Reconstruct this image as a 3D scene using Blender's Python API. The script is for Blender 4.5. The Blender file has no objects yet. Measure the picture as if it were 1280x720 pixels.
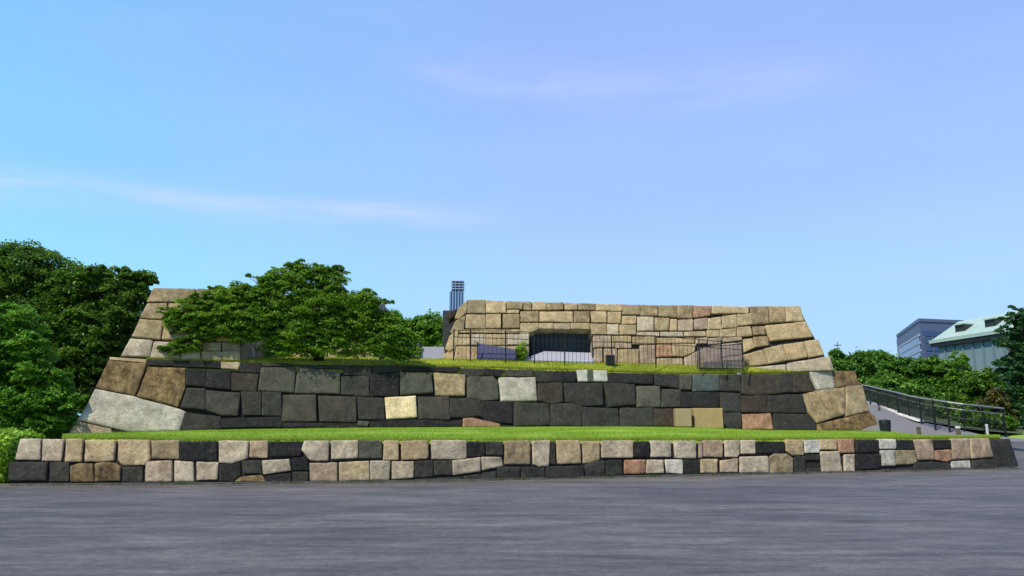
import bpy, math, random
import numpy as np
from mathutils import Vector, noise
R = math.radians
random.seed(7); rng = np.random.default_rng(11)
S = bpy.context.scene
COL = S.collection

# ------------------------------------------------------------------ camera, sky, sun, exposure
F, HY, EYE = 914.0, 525.0, 1.6                 # focal length in 1280-px units, horizon row, eye height
PITCH = math.atan((HY-360)/F)
cam_d = bpy.data.cameras.new('camera'); cam = bpy.data.objects.new('camera', cam_d); COL.objects.link(cam)
cam.location = (0, 0, EYE); cam.rotation_euler = (math.pi/2+PITCH, 0, 0)
cam_d.sensor_width = 36; cam_d.lens = 36*F/1280; cam_d.clip_end = 5000; cam_d.clip_start = .05
S.camera = cam
SUN_EL, SUN_AZ = R(52), R(222)                 # azimuth clockwise from +Y: behind the camera, to the left
S.view_settings.view_transform = 'Standard'; S.view_settings.look = 'None'
S.view_settings.exposure = 0.5; S.view_settings.gamma = 1

def nd(t, typ, x=0, y=0, **kw):
    n = t.nodes.new(typ)
    for k, v in kw.items():
        if k.startswith('i_'):
            n.inputs[k[2:].replace('_', ' ')].default_value = v
        else: setattr(n, k, v)
    return n
def math_n(t, op, a, b=None, c=None):
    n = t.nodes.new('ShaderNodeMath'); n.operation = op
    for i, v in enumerate((a, b, c)):
        if v is None: continue
        if isinstance(v, (int, float)): n.inputs[i].default_value = v
        else: t.links.new(v, n.inputs[i])
    return n.outputs[0]
def mix_n(t, f, a, b, blend='MIX'):
    n = t.nodes.new('ShaderNodeMix'); n.data_type = 'RGBA'; n.blend_type = blend
    for i, v in ((0, f), (6, a), (7, b)):
        if isinstance(v, (int, float)): n.inputs[i].default_value = v
        elif isinstance(v, tuple): n.inputs[i].default_value = (*v[:3], 1)
        else: t.links.new(v, n.inputs[i])
    return n.outputs[2]

def ray(px, py):
    d = Vector((px-640, F*math.cos(PITCH)+(py-360)*math.sin(PITCH), F*math.sin(PITCH)-(py-360)*math.cos(PITCH)))
    return d
def azel(px, py):
    d = ray(px, py).normalized(); return math.atan2(d.x, d.y), math.asin(d.z)

W = bpy.data.worlds.new('World'); S.world = W; W.use_nodes = True
t = W.node_tree; t.nodes.clear()
sky = nd(t, 'ShaderNodeTexSky', sky_type='NISHITA', sun_disc=False, sun_elevation=SUN_EL, sun_rotation=SUN_AZ,
         air_density=1.0, dust_density=0.6, ozone_density=2.0)
tc = nd(t, 'ShaderNodeTexCoord'); sp = nd(t, 'ShaderNodeSeparateXYZ'); t.links.new(tc.outputs['Generated'], sp.inputs[0])
az = math_n(t, 'ARCTAN2', sp.outputs[0], sp.outputs[1]); el = math_n(t, 'ARCSINE', sp.outputs[2])
SKYM = dict(t=t)
# tint of the clear air with height (deep azure to lavender to pale)
rp = nd(t, 'ShaderNodeValToRGB'); rp.color_ramp.interpolation = 'EASE'
t.links.new(math_n(t, 'MULTIPLY', el, 1/(math.pi/2)), rp.inputs[0])
cr = rp.color_ramp; cr.elements[0].position = 0; cr.elements[0].color = (.40, .62, .96, 1)
cr.elements[1].position = .44; cr.elements[1].color = (.215, .37, .84, 1)
for p_, c_ in ((.10, (.385, .61, .98, 1)), (.2, (.345, .52, .94, 1)), (.31, (.30, .45, .89, 1))):
    e = cr.elements.new(p_); e.color = c_
hx = math_n(t, 'MULTIPLY_ADD', az, 1.5, .95)      # left of the view is more azure, right more lavender
hx.node.use_clamp = True
side = mix_n(t, hx, (.72, 1.13, 1.0), (.97, 1.0, 1.0))
base = mix_n(t, 1.0, rp.outputs[0], side, 'MULTIPLY')
skyc = mix_n(t, 1.0, sky.outputs[0], (1.0, 1.0, 1.0), 'MULTIPLY')
sb = nd(t, 'ShaderNodeVectorMath', operation='SCALE'); t.links.new(base, sb.inputs[0]); sb.inputs['Scale'].default_value = 8.3
air = mix_n(t, .9, skyc, sb.outputs[0])
# thin cirrus streaks, by direction in the sky
cv = nd(t, 'ShaderNodeCombineXYZ'); t.links.new(math_n(t, 'MULTIPLY', az, 3.0), cv.inputs[0]); t.links.new(math_n(t, 'MULTIPLY', el, 16.0), cv.inputs[1])
nz = nd(t, 'ShaderNodeTexNoise'); nz.inputs['Scale'].default_value = 2.2; nz.inputs['Detail'].default_value = 6; nz.inputs['Distortion'].default_value = .6
t.links.new(cv.outputs[0], nz.inputs['Vector'])
nz2 = nd(t, 'ShaderNodeTexNoise'); nz2.inputs['Scale'].default_value = .8; nz2.inputs['Detail'].default_value = 4; nz2.inputs['Distortion'].default_value = .5
t.links.new(cv.outputs[0], nz2.inputs['Vector'])
def streak(p0, p1, width, amp, fade0=0.06, fade1=.12):
    a0, e0 = azel(*p0); a1, e1 = azel(*p1)
    m = (e1-e0)/(a1-a0)
    line = math_n(t, 'MULTIPLY_ADD', az, m, e0-m*a0)
    wob = math_n(t, 'MULTIPLY_ADD', nz2.outputs[0], .05, -.025)
    d = math_n(t, 'SUBTRACT', math_n(t, 'ADD', el, wob), line)
    g = math_n(t, 'POWER', 2.718, math_n(t, 'MULTIPLY', math_n(t, 'MULTIPLY', d, d), -1/(width*width)))
    def sm(x, lo, hi):
        n = nd(t, 'ShaderNodeMapRange', interpolation_type='SMOOTHSTEP'); t.links.new(x, n.inputs[0])
        n.inputs[1].default_value = lo; n.inputs[2].default_value = hi; return n.outputs[0]
    w = math_n(t, 'MULTIPLY', sm(az, a0-fade0, a0+fade0), sm(az, a1+fade1, a1-fade1))
    k = math_n(t, 'MULTIPLY_ADD', nz.outputs[0], 1.4, -.25)
    return math_n(t, 'MULTIPLY', math_n(t, 'MULTIPLY', g, w), math_n(t, 'MULTIPLY', k, amp))
c1 = streak((-150, 195), (600, 268), .015, .62, .05, .1)
c2 = streak((500, 92), (1040, 92), .030, .42, .1, .12)
c3 = streak((-100, 232), (330, 256), .02, .22, .05, .1)
gen = math_n(t, 'MULTIPLY', math_n(t, 'SUBTRACT', nz2.outputs[0], .42), .22); gen.node.use_clamp = True
ctot = math_n(t, 'ADD', math_n(t, 'ADD', c1, c2), math_n(t, 'ADD', c3, gen)); ctot.node.use_clamp = True
fin = mix_n(t, ctot, air, (.66*7.8, .72*7.8, 1.0*7.8))
bg = nd(t, 'ShaderNodeBackground'); t.links.new(fin, bg.inputs[0]); bg.inputs[1].default_value = .1
ow = nd(t, 'ShaderNodeOutputWorld'); t.links.new(bg.outputs[0], ow.inputs[0])

sun_d = bpy.data.lights.new('sun', 'SUN'); sun_d.energy = 3.9; sun_d.angle = R(1.5); sun_d.color = (1, .93, .80)
sun = bpy.data.objects.new('sun', sun_d); COL.objects.link(sun)
sv = Vector((math.sin(SUN_AZ)*math.cos(SUN_EL), math.cos(SUN_AZ)*math.cos(SUN_EL), math.sin(SUN_EL)))
sun.rotation_euler = (-sv).to_track_quat('-Z', 'Y').to_euler(); sun.location = sv*60

# ------------------------------------------------------------------ helpers
def tag(o, label=None, cat=None, group=None, kind=None):
    for k, v in (('label', label), ('category', cat), ('group', group), ('kind', kind)):
        if v: o[k] = v
    return o
def empty(name, loc, label, cat, group=None):
    o = bpy.data.objects.new(name, None); COL.objects.link(o); o.location = loc; o.empty_display_size = .3
    return tag(o, label, cat, group)
def world_loc(o):
    v = Vector(o.location)
    while o.parent: o = o.parent; v += o.location
    return v
def link(name, verts, faces, mat, parent=None, smooth=False, origin=None):
    """verts are world coordinates; the mesh is stored relative to its own origin."""
    v = np.asarray(verts, dtype=np.float64).reshape(-1, 3)
    if origin is None:
        origin = Vector(((v[:, 0].min()+v[:, 0].max())/2, (v[:, 1].min()+v[:, 1].max())/2, v[:, 2].min()))
    origin = Vector(origin)
    v = v-np.array(origin)
    me = bpy.data.meshes.new(name); me.from_pydata(v.tolist(), [], faces); me.update()
    if smooth: me.polygons.foreach_set('use_smooth', [True]*len(me.polygons))
    for m in (mat if isinstance(mat, (list, tuple)) else [mat]): me.materials.append(m)
    o = bpy.data.objects.new(name, me); COL.objects.link(o)
    if parent: o.parent = parent; o.location = origin-world_loc(parent)
    else: o.location = origin
    return o
def link_np(name, v, quads, mat, parent=None, origin=None, attr=None, tris=False):
    """fast mesh from numpy; v (n,3) world, quads (m,4)."""
    k = 3 if tris else 4
    if origin is None: origin = ((v[:, 0].min()+v[:, 0].max())/2, (v[:, 1].min()+v[:, 1].max())/2, v[:, 2].min())
    origin = Vector(origin)
    v = v-np.array(origin)
    me = bpy.data.meshes.new(name); n, m = len(v), len(quads)
    me.vertices.add(n); me.vertices.foreach_set('co', v.astype(np.float32).ravel())
    me.loops.add(m*k); me.loops.foreach_set('vertex_index', quads.astype(np.int32).ravel())
    me.polygons.add(m); me.polygons.foreach_set('loop_start', np.arange(0, m*k, k, dtype=np.int32))
    me.polygons.foreach_set('loop_total', np.full(m, k, dtype=np.int32))
    if attr is not None:
        a = me.attributes.new('leaf_tone', 'FLOAT', 'FACE'); a.data.foreach_set('value', attr.astype(np.float32))
    me.update(calc_edges=True); me.materials.append(mat)
    o = bpy.data.objects.new(name, me); COL.objects.link(o)
    if parent: o.parent = parent; o.location = origin-world_loc(parent)
    else: o.location = origin
    return o
class MB:
    def __init__(s): s.v = []; s.f = []
    def add(s, v, f):
        b = len(s.v); s.v += [tuple(p) for p in v]; s.f += [tuple(i+b for i in q) for q in f]
    def box(s, x0, x1, y0, y1, z0, z1):
        s.add([(x0,y0,z0),(x1,y0,z0),(x1,y1,z0),(x0,y1,z0),(x0,y0,z1),(x1,y0,z1),(x1,y1,z1),(x0,y1,z1)],
              [(0,3,2,1),(4,5,6,7),(0,1,5,4),(1,2,6,5),(2,3,7,6),(3,0,4,7)])
    def hexa(s, p):      # 8 points: bottom loop then top loop
        s.add(p, [(0,3,2,1),(4,5,6,7),(0,1,5,4),(1,2,6,5),(2,3,7,6),(3,0,4,7)])
    def tube(s, pts, rad, n=8):
        pts = [Vector(p) for p in pts]; rings = []
        if not isinstance(rad, (list, tuple)): rad = [rad]*len(pts)
        v = []
        for i, p in enumerate(pts):
            d = (pts[min(i+1, len(pts)-1)]-pts[max(i-1, 0)]).normalized()
            a = d.cross(Vector((0, 0, 1)))
            if a.length < .05: a = d.cross(Vector((1, 0, 0)))
            a.normalize(); b = d.cross(a)
            for k in range(n):
                th = 2*math.pi*k/n; v.append(p+(a*math.cos(th)+b*math.sin(th))*rad[i])
        f = []
        for i in range(len(pts)-1):
            for k in range(n):
                f.append((i*n+k, i*n+(k+1) % n, (i+1)*n+(k+1) % n, (i+1)*n+k))
        f.append(tuple(range(n-1, -1, -1))); f.append(tuple(range((len(pts)-1)*n, len(pts)*n)))
        s.add(v, f)
    def build(s, name, mat, parent=None, smooth=False): return link(name, s.v, s.f, mat, parent, smooth)

def interp(x, pts):
    if x <= pts[0][0]: return pts[0][1]
    for (a, b), (c, d) in zip(pts, pts[1:]):
        if x <= c: return b+(d-b)*(x-a)/(c-a)
    return pts[-1][1]
def atY(px, py, Y):
    d = ray(px, py); return Vector((0, 0, EYE))+d*(Y/d.y)
def atZ(px, py, z):
    d = ray(px, py); return Vector((0, 0, EYE))+d*((z-EYE)/d.z)
def hit(px, py, surf, off=0.0):
    Y = 30.0
    for _ in range(30):
        p = atY(px, py, Y); Y = surf(p.x, p.z)+off
    return atY(px, py, Y)

# ------------------------------------------------------------------ materials
def new_mat(name):
    m = bpy.data.materials.new(name); m.use_nodes = True; t = m.node_tree; t.nodes.clear()
    b = nd(t, 'ShaderNodeBsdfPrincipled'); o = nd(t, 'ShaderNodeOutputMaterial'); t.links.new(b.outputs[0], o.inputs[0])
    b.inputs['Roughness'].default_value = .85; b.inputs['Specular IOR Level'].default_value = .25
    return m, t, b, o
def tex_noise(t, vec, scale, detail=5, rough=.55, dist=0.0):
    n = nd(t, 'ShaderNodeTexNoise'); n.inputs['Scale'].default_value = scale; n.inputs['Detail'].default_value = detail
    n.inputs['Roughness'].default_value = rough; n.inputs['Distortion'].default_value = dist
    if vec is not None: t.links.new(vec, n.inputs['Vector'])
    return n.outputs[0]
def ramp(t, fac, pts):
    n = nd(t, 'ShaderNodeValToRGB'); t.links.new(fac, n.inputs[0]); c = n.color_ramp
    c.elements[0].position, c.elements[0].color = pts[0][0], (*pts[0][1], 1)
    c.elements[1].position, c.elements[1].color = pts[-1][0], (*pts[-1][1], 1)
    for p, k in pts[1:-1]: c.elements.new(p).color = (*k, 1)
    return n.outputs[0]
def rng_n(t, x, a, b, lo, hi):
    n = nd(t, 'ShaderNodeMapRange'); t.links.new(x, n.inputs[0])
    for i, v in enumerate((a, b, lo, hi)): n.inputs[i+1].default_value = v
    return n.outputs[0]
def simple(name, col, rough=.7, metal=0, var=.15, scale=6, bump=0.0):
    m, t, b, o = new_mat(name)
    g = nd(t, 'ShaderNodeNewGeometry').outputs['Position']
    n = tex_noise(t, g, scale)
    c = mix_n(t, n, tuple(k*(1-var) for k in col), tuple(min(1, k*(1+var)) for k in col))
    t.links.new(c, b.inputs['Base Color']); b.inputs['Roughness'].default_value = rough; b.inputs['Metallic'].default_value = metal
    if bump:
        bn = nd(t, 'ShaderNodeBump'); bn.inputs['Strength'].default_value = bump; bn.inputs['Distance'].default_value = .02
        t.links.new(n, bn.inputs['Height']); t.links.new(bn.outputs[0], b.inputs['Normal'])
    return m

def stone_material():
    m, t, b, o = new_mat('masonry_stone')
    geo = nd(t, 'ShaderNodeNewGeometry').outputs['Position']; oi = nd(t, 'ShaderNodeObjectInfo')
    rv = nd(t, 'ShaderNodeVectorMath', operation='SCALE'); rv.inputs[0].default_value = (37, 91, 53); t.links.new(oi.outputs['Random'], rv.inputs['Scale'])
    ad = nd(t, 'ShaderNodeVectorMath', operation='ADD'); t.links.new(geo, ad.inputs[0]); t.links.new(rv.outputs[0], ad.inputs[1]); v = ad.outputs[0]
    n1 = tex_noise(t, v, 1.6, 6, .62, .3); n2 = tex_noise(t, v, 9, 5, .65); n3 = tex_noise(t, v, 45, 3, .6); n4 = tex_noise(t, v, 2.6, 7, .72, .15)
    # vertical run-off stains: stretched in z
    mp = nd(t, 'ShaderNodeMapping'); t.links.new(v, mp.inputs[0]); mp.inputs['Scale'].default_value = (5, 5, .7)
    n5 = tex_noise(t, mp.outputs[0], 1.4, 5, .6)
    col = oi.outputs['Color']; al = oi.outputs['Alpha']
    k1 = rng_n(t, n1, .3, .7, .66, 1.32); k2 = rng_n(t, n2, .3, .7, .72, 1.26); k3 = rng_n(t, n3, .3, .7, .75, 1.22)
    k = math_n(t, 'MULTIPLY', math_n(t, 'MULTIPLY', k1, k2), k3)
    cc = nd(t, 'ShaderNodeVectorMath', operation='SCALE'); t.links.new(col, cc.inputs[0]); t.links.new(k, cc.inputs['Scale'])
    c = mix_n(t, math_n(t, 'MULTIPLY', rng_n(t, n4, .5, .62, 0, .5), 1.0), cc.outputs[0], (.93, .86, .70), 'MULTIPLY')
    dark = math_n(t, 'MULTIPLY', rng_n(t, n5, .50, .74, 0, .9), al); dark.node.use_clamp = True
    c = mix_n(t, dark, c, (.045, .036, .030))
    mot = math_n(t, 'MULTIPLY', rng_n(t, n4, .40, .66, 0, 1), al)
    c = mix_n(t, mot, c, (.22, .19, .17), 'MULTIPLY')
    pale = rng_n(t, tex_noise(t, mp.outputs[0], 2.6, 6, .7), .58, .74, 0, .30)
    c = mix_n(t, pale, c, (.20, .175, .125))
    # grey-green lichen specks
    ln = rng_n(t, tex_noise(t, v, 7, 7, .78), .54, .68, 0, .42)
    c = mix_n(t, ln, c, (.125, .115, .075))
    t.links.new(c, b.inputs['Base Color']); b.inputs['Roughness'].default_value = .9
    h = math_n(t, 'ADD', math_n(t, 'MULTIPLY', n2, 1.0), math_n(t, 'MULTIPLY', n3, .45))
    bn = nd(t, 'ShaderNodeBump'); bn.inputs['Strength'].default_value = .75; bn.inputs['Distance'].default_value = .045
    t.links.new(h, bn.inputs['Height']); t.links.new(bn.outputs[0], b.inputs['Normal'])
    return m
M_STONE = stone_material()
M_JOINT = simple('wall_joint_earth', (.022, .019, .016), .95, var=.5, scale=8)
def rubble():
    m, t, b, o = new_mat('rubble_masonry')
    g = nd(t, 'ShaderNodeNewGeometry').outputs['Position']
    vo = nd(t, 'ShaderNodeTexVoronoi', feature='DISTANCE_TO_EDGE'); vo.inputs['Scale'].default_value = 1.1; t.links.new(g, vo.inputs['Vector'])
    vc = nd(t, 'ShaderNodeTexVoronoi'); vc.inputs['Scale'].default_value = 1.1; t.links.new(g, vc.inputs['Vector'])
    sx = nd(t, 'ShaderNodeSeparateXYZ'); t.links.new(vc.outputs['Color'], sx.inputs[0])
    c = ramp(t, sx.outputs[0], [(0, (.20, .16, .11)), (.5, (.34, .28, .19)), (1, (.42, .36, .27))])
    c = mix_n(t, rng_n(t, vo.outputs['Distance'], 0, .06, 1, 0), c, (.03, .025, .02))
    t.links.new(c, b.inputs['Base Color']); return m
M_RUB = rubble()

def grass_mat(name, c0, c1, c2):
    m, t, b, o = new_mat(name)
    g = nd(t, 'ShaderNodeNewGeometry').outputs['Position']
    n1 = tex_noise(t, g, .5, 5, .6); n2 = tex_noise(t, g, 14, 4, .7); n3 = tex_noise(t, g, 2.2, 4, .6)
    c = mix_n(t, rng_n(t, n1, .35, .65, 0, 1), c0, c1)
    c = mix_n(t, rng_n(t, n3, .5, .72, 0, .7), c, c2)
    c = mix_n(t, rng_n(t, n2, .3, .7, 0, .5), c, (.6, .6, .6), 'MULTIPLY')
    t.links.new(c, b.inputs['Base Color']); b.inputs['Roughness'].default_value = .8
    bn = nd(t, 'ShaderNodeBump'); bn.inputs['Strength'].default_value = .6; bn.inputs['Distance'].default_value = .04
    t.links.new(n2, bn.inputs['Height']); t.links.new(bn.outputs[0], b.inputs['Normal'])
    return m
M_LAWN = grass_mat('mown_lawn', (.17, .28, .018), (.24, .36, .028), (.33, .33, .05))
M_TERR = grass_mat('terrace_turf', (.27, .33, .025), (.36, .40, .035), (.45, .39, .08))

def blade_mat(name, ca, cb, cd):
    m, t, b, o = new_mat(name)
    a = nd(t, 'ShaderNodeAttribute', attribute_name='leaf_tone').outputs['Fac']
    c = ramp(t, a, [(0, ca), (.6, cb), (1, cd)])
    t.links.new(c, b.inputs['Base Color']); b.inputs['Roughness'].default_value = .6
    tr = nd(t, 'ShaderNodeBsdfTranslucent'); t.links.new(c, tr.inputs[0]); mx = nd(t, 'ShaderNodeMixShader'); mx.inputs[0].default_value = .35
    t.links.new(b.outputs[0], mx.inputs[1]); t.links.new(tr.outputs[0], mx.inputs[2]); t.links.new(mx.outputs[0], o.inputs[0])
    return m
M_BLADE = blade_mat('grass_blades', (.16, .28, .018), (.25, .38, .028), (.42, .40, .08))
M_BLADE2 = blade_mat('terrace_blades', (.27, .34, .025), (.37, .42, .035), (.50, .43, .11))

def leaf_mat(name, dark, mid, light, transl=.3):
    m, t, b, o = new_mat(name)
    a = nd(t, 'ShaderNodeAttribute', attribute_name='leaf_tone').outputs['Fac']
    g = nd(t, 'ShaderNodeNewGeometry').outputs['Position']
    n = tex_noise(t, g, .9, 3, .6)
    f = math_n(t, 'ADD', math_n(t, 'MULTIPLY', a, .6), rng_n(t, n, .3, .7, 0, .4))
    c = ramp(t, f, [(0, dark), (.5, mid), (1, light)])
    t.links.new(c, b.inputs['Base Color']); b.inputs['Roughness'].default_value = .5; b.inputs['Specular IOR Level'].default_value = .3
    tr = nd(t, 'ShaderNodeBsdfTranslucent'); t.links.new(c, tr.inputs[0]); mx = nd(t, 'ShaderNodeMixShader'); mx.inputs[0].default_value = transl
    t.links.new(b.outputs[0], mx.inputs[1]); t.links.new(tr.outputs[0], mx.inputs[2]); t.links.new(mx.outputs[0], o.inputs[0])
    return m
ML_MAIN = leaf_mat('leaves_cherry', (.04, .095, .010), (.14, .27, .02), (.30, .45, .04), .4)
ML_DARK = leaf_mat('leaves_dark', (.026, .065, .008), (.085, .18, .016), (.19, .32, .028), .35)
ML_MAPLE = leaf_mat('leaves_maple', (.04, .11, .010), (.105, .27, .018), (.21, .42, .035), .38)
ML_LIGHT = leaf_mat('leaves_bright', (.06, .16, .012), (.14, .30, .02), (.26, .44, .035), .4)
ML_FAR = leaf_mat('leaves_far', (.04, .105, .012), (.09, .215, .022), (.18, .33, .035))
ML_PINE = leaf_mat('needles_pine', (.016, .055, .018), (.035, .11, .03), (.07, .17, .045), .2)
ML_HEDGE = leaf_mat('leaves_hedge', (.11, .22, .010), (.24, .42, .02), (.40, .58, .04))
M_BARK = simple('bark', (.055, .042, .032), .95, var=.4, scale=9, bump=.6)
M_METAL = simple('dark_painted_metal', (.018, .020, .022), .5, .3, var=.2)
M_GREYM = simple('grey_painted_metal', (.22, .22, .23), .5, .2)
M_PANEL = simple('slate_blue_panel', (.065, .065, .125), .6, 0, .12, 3)
M_GPANEL = simple('pale_grey_panel', (.30, .30, .34), .7, 0, .15, 3)
M_GRANITE = simple('pale_granite', (.46, .45, .44), .8, 0, .18, 12, .3)
M_WOODP = simple('weathered_post', (.09, .07, .05), .9, 0, .3, 10)
M_BEIGE = simple('beige_tuff', (.29, .225, .12), .85, 0, .22, 5, .3)
M_WHITEK = simple('white_kerb_stone', (.62, .58, .52), .85, 0, .25, 5, .3)
M_PATH = simple('path_paving', (.145, .138, .140), .9, 0, .12, 4)
M_EARTH = simple('park_earth', (.06, .075, .03), .95, 0, .4, .7)

# ------------------------------------------------------------------ wall surfaces (Y as a function of X and z)
_bp = [(10, 607), (100, 606.4), (300, 605), (440, 603.4), (600, 600.8), (780, 596.6), (950, 593), (1120, 589.5), (1276, 584.5)]
BASE = [atZ(px, py, 0) for px, py in _bp]
BX = [(p.x, p.y) for p in BASE]
BX = [(BX[0][0]-6, BX[0][1]-.1)]+BX+[(BX[-1][0]+6, BX[-1][1]+1.2)]
def s_front(x, z): return interp(x, BX)+.10*z
def s_mid(x, z): return 38+.26*x+.27*(z-1)
def s_up(x, z): return 40.16+.133*x+.27*(z-1)
def s_left(x, z): return s_mid(x, z)+.06
def s_leftback(x, z): return s_mid(x, z)+4.6

PAL = {'T': (.41, .305, .165, .14), 'L': (.42, .345, .235, .15), 'W': (.45, .415, .33, .12), 'B': (.016, .0155, .015, .10), 'D': (.036, .035, .028, .3),
       'G': (.080, .080, .058, .3), 'K': (.23, .155, .065, 1.0), 'k': (.048, .037, .026, .4), 'O': (.36, .20, .115, .3), 'P': (.37, .275, .18, .2),
       'Y': (.66, .50, .27, .04), 'S': (.34, .25, .135, .6), 'q': (.055, .050, .038, .25), 'g': (.062, .080, .075, .15), 'u': (.31, .235, .125, .35)}
LAB = {'Y': 'bright cream block', 'O': 'orange-brown block', 'W': 'pale grey-white block', 'B': 'near-black block', 'K': 'mottled brown block', 'S': 'tan block with a dark run-off stain', 'P': 'pinkish block', 'G': 'grey-green block'}

def stone(poly, code, surf, parent, proud=.0, depth=.45, rough=1.0, name='stone_block', shrink=.35):
    n = len(poly); cx = sum(p[0] for p in poly)/n; cy = sum(p[1] for p in poly)/n
    pts = []
    for (x, y) in poly:                                  # slight hand-cut irregularity, then back to the wall surface
        d = math.hypot(x-cx, y-cy) or 1
        x += (x-cx)/d*(-shrink)+random.uniform(-.35, .35); y += (y-cy)/d*(-shrink)+random.uniform(-.3, .3)
        pts.append(hit(x, y, surf))
    # soften the corners
    q = []
    for i in range(n):
        a, b, c = pts[i-1], pts[i], pts[(i+1) % n]
        la, lc = (a-b).length, (c-b).length; k = min(.045*min(la, lc), .03)+.006
        k = min(k, .4*la, .4*lc)
        q += [b+(a-b).normalized()*k, b+((a-b).normalized()+(c-b).normalized())*k*.28, b+(c-b).normalized()*k]
    size = math.sqrt(max(.05, ((max(p.x for p in pts)-min(p.x for p in pts))*(max(p.z for p in pts)-min(p.z for p in pts)))))
    seg = max(.07, size/9); out = []
    for i in range(len(q)):
        a, b = q[i], q[(i+1) % len(q)]; m = max(1, int(round((b-a).length/seg)))
        for j in range(m): out.append(a+(b-a)*(j/m))
    c = sum(out, Vector())/len(out)
    nrm = Vector((0, 0, 0))
    for i in range(len(pts)): nrm += (pts[i]-c).cross(pts[(i+1) % len(pts)]-c)
    nrm.normalize()
    if nrm.y > 0: nrm = -nrm
    tilt = Vector((random.uniform(-.02, .02), 0, random.uniform(-.02, .02)))
    pr = proud+random.uniform(-.02, .03)*min(1, size)
    bul = .012*size**.5*random.uniform(.4, 1.3)
    rings = [(0, -depth), (0, -.028*size), (.006*size+.003, -.006*size), (.022*size, .35*bul), (.10*size, .8*bul)]
    V, Fc = [], []; m = len(out); seed = Vector((random.uniform(0, 99),)*3)
    def put(p, h):
        k = noise.fractal((p+seed)*2.3/max(size, .4), 1.0, 2.0, 4)*.030*rough*size**.7+noise.noise((p+seed)*9)*.006*rough
        if h < -.2: k = 0
        p2 = p+nrm*(h+pr+k+tilt.dot(p-c))
        V.append(p2)
    for s_, h in rings:
        for p in out:
            d = (c-p).length; k = min(.45, s_/d) if d else 0
            e = noise.noise((p+seed)*3.5/max(size, .4))*.012*size+noise.noise((p+seed)*11)*.010*size**.5 if h > -.2 else 0
            put(p+(c-p)*(k+(e/d if d else 0)), h)
    for f_ in (.50, .75):
        for p in out: put(p+(c-p)*f_, bul*(.92+.1*f_))
    nr = len(rings)+2
    for r in range(nr-1):
        for i in range(m):
            Fc.append((r*m+i, r*m+(i+1) % m, (r+1)*m+(i+1) % m, (r+1)*m+i))
    put(c, bul); ci = len(V)-1
    for i in range(m): Fc.append(((nr-1)*m+i, (nr-1)*m+(i+1) % m, ci))
    # orient outwards
    a, b, d = (V[j] for j in Fc[-1])
    if (b-a).cross(d-a).dot(nrm) < 0: Fc = [tuple(reversed(f)) for f in Fc]
    o = link(name, V, Fc, M_STONE, parent, True)
    r, g, b_, al = PAL[code]; j = random.uniform(.86, 1.14); w = random.uniform(-.035, .035)
    o.color = (r*j*(1+w), g*j, b_*j*(1-w), al)
    if code in LAB: o['label'] = LAB[code]
    return o
def P(s):
    """'code x,y x,y ...' per line; '#' comments."""
    out = []
    for ln in s.strip().splitlines():
        w = ln.split('#')[0].split()
        if len(w) < 4: continue
        out.append((w[0], [tuple(float(k) for k in q.split(',')) for q in w[1:]]))
    return out
def core(name, poly, surf, parent, off, back, front_mat=M_JOINT, side_mat=M_RUB):
    """solid mass behind the face stones: outline on the wall surface, carried straight back"""
    fr = [hit(x, y, surf, off) for x, y in poly]; n = len(fr)
    bk = [p+Vector((0, back, 0)) for p in fr]
    V = fr+bk; Fc = [tuple(range(n)), tuple(range(2*n-1, n-1, -1))]+[(i, i+n, (i+1) % n+n, (i+1) % n) for i in range(n)]
    o = link(name, V, Fc, [front_mat, side_mat], parent)
    for i, p in enumerate(o.data.polygons): p.material_index = 0 if i == 0 else 1
    return o

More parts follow.
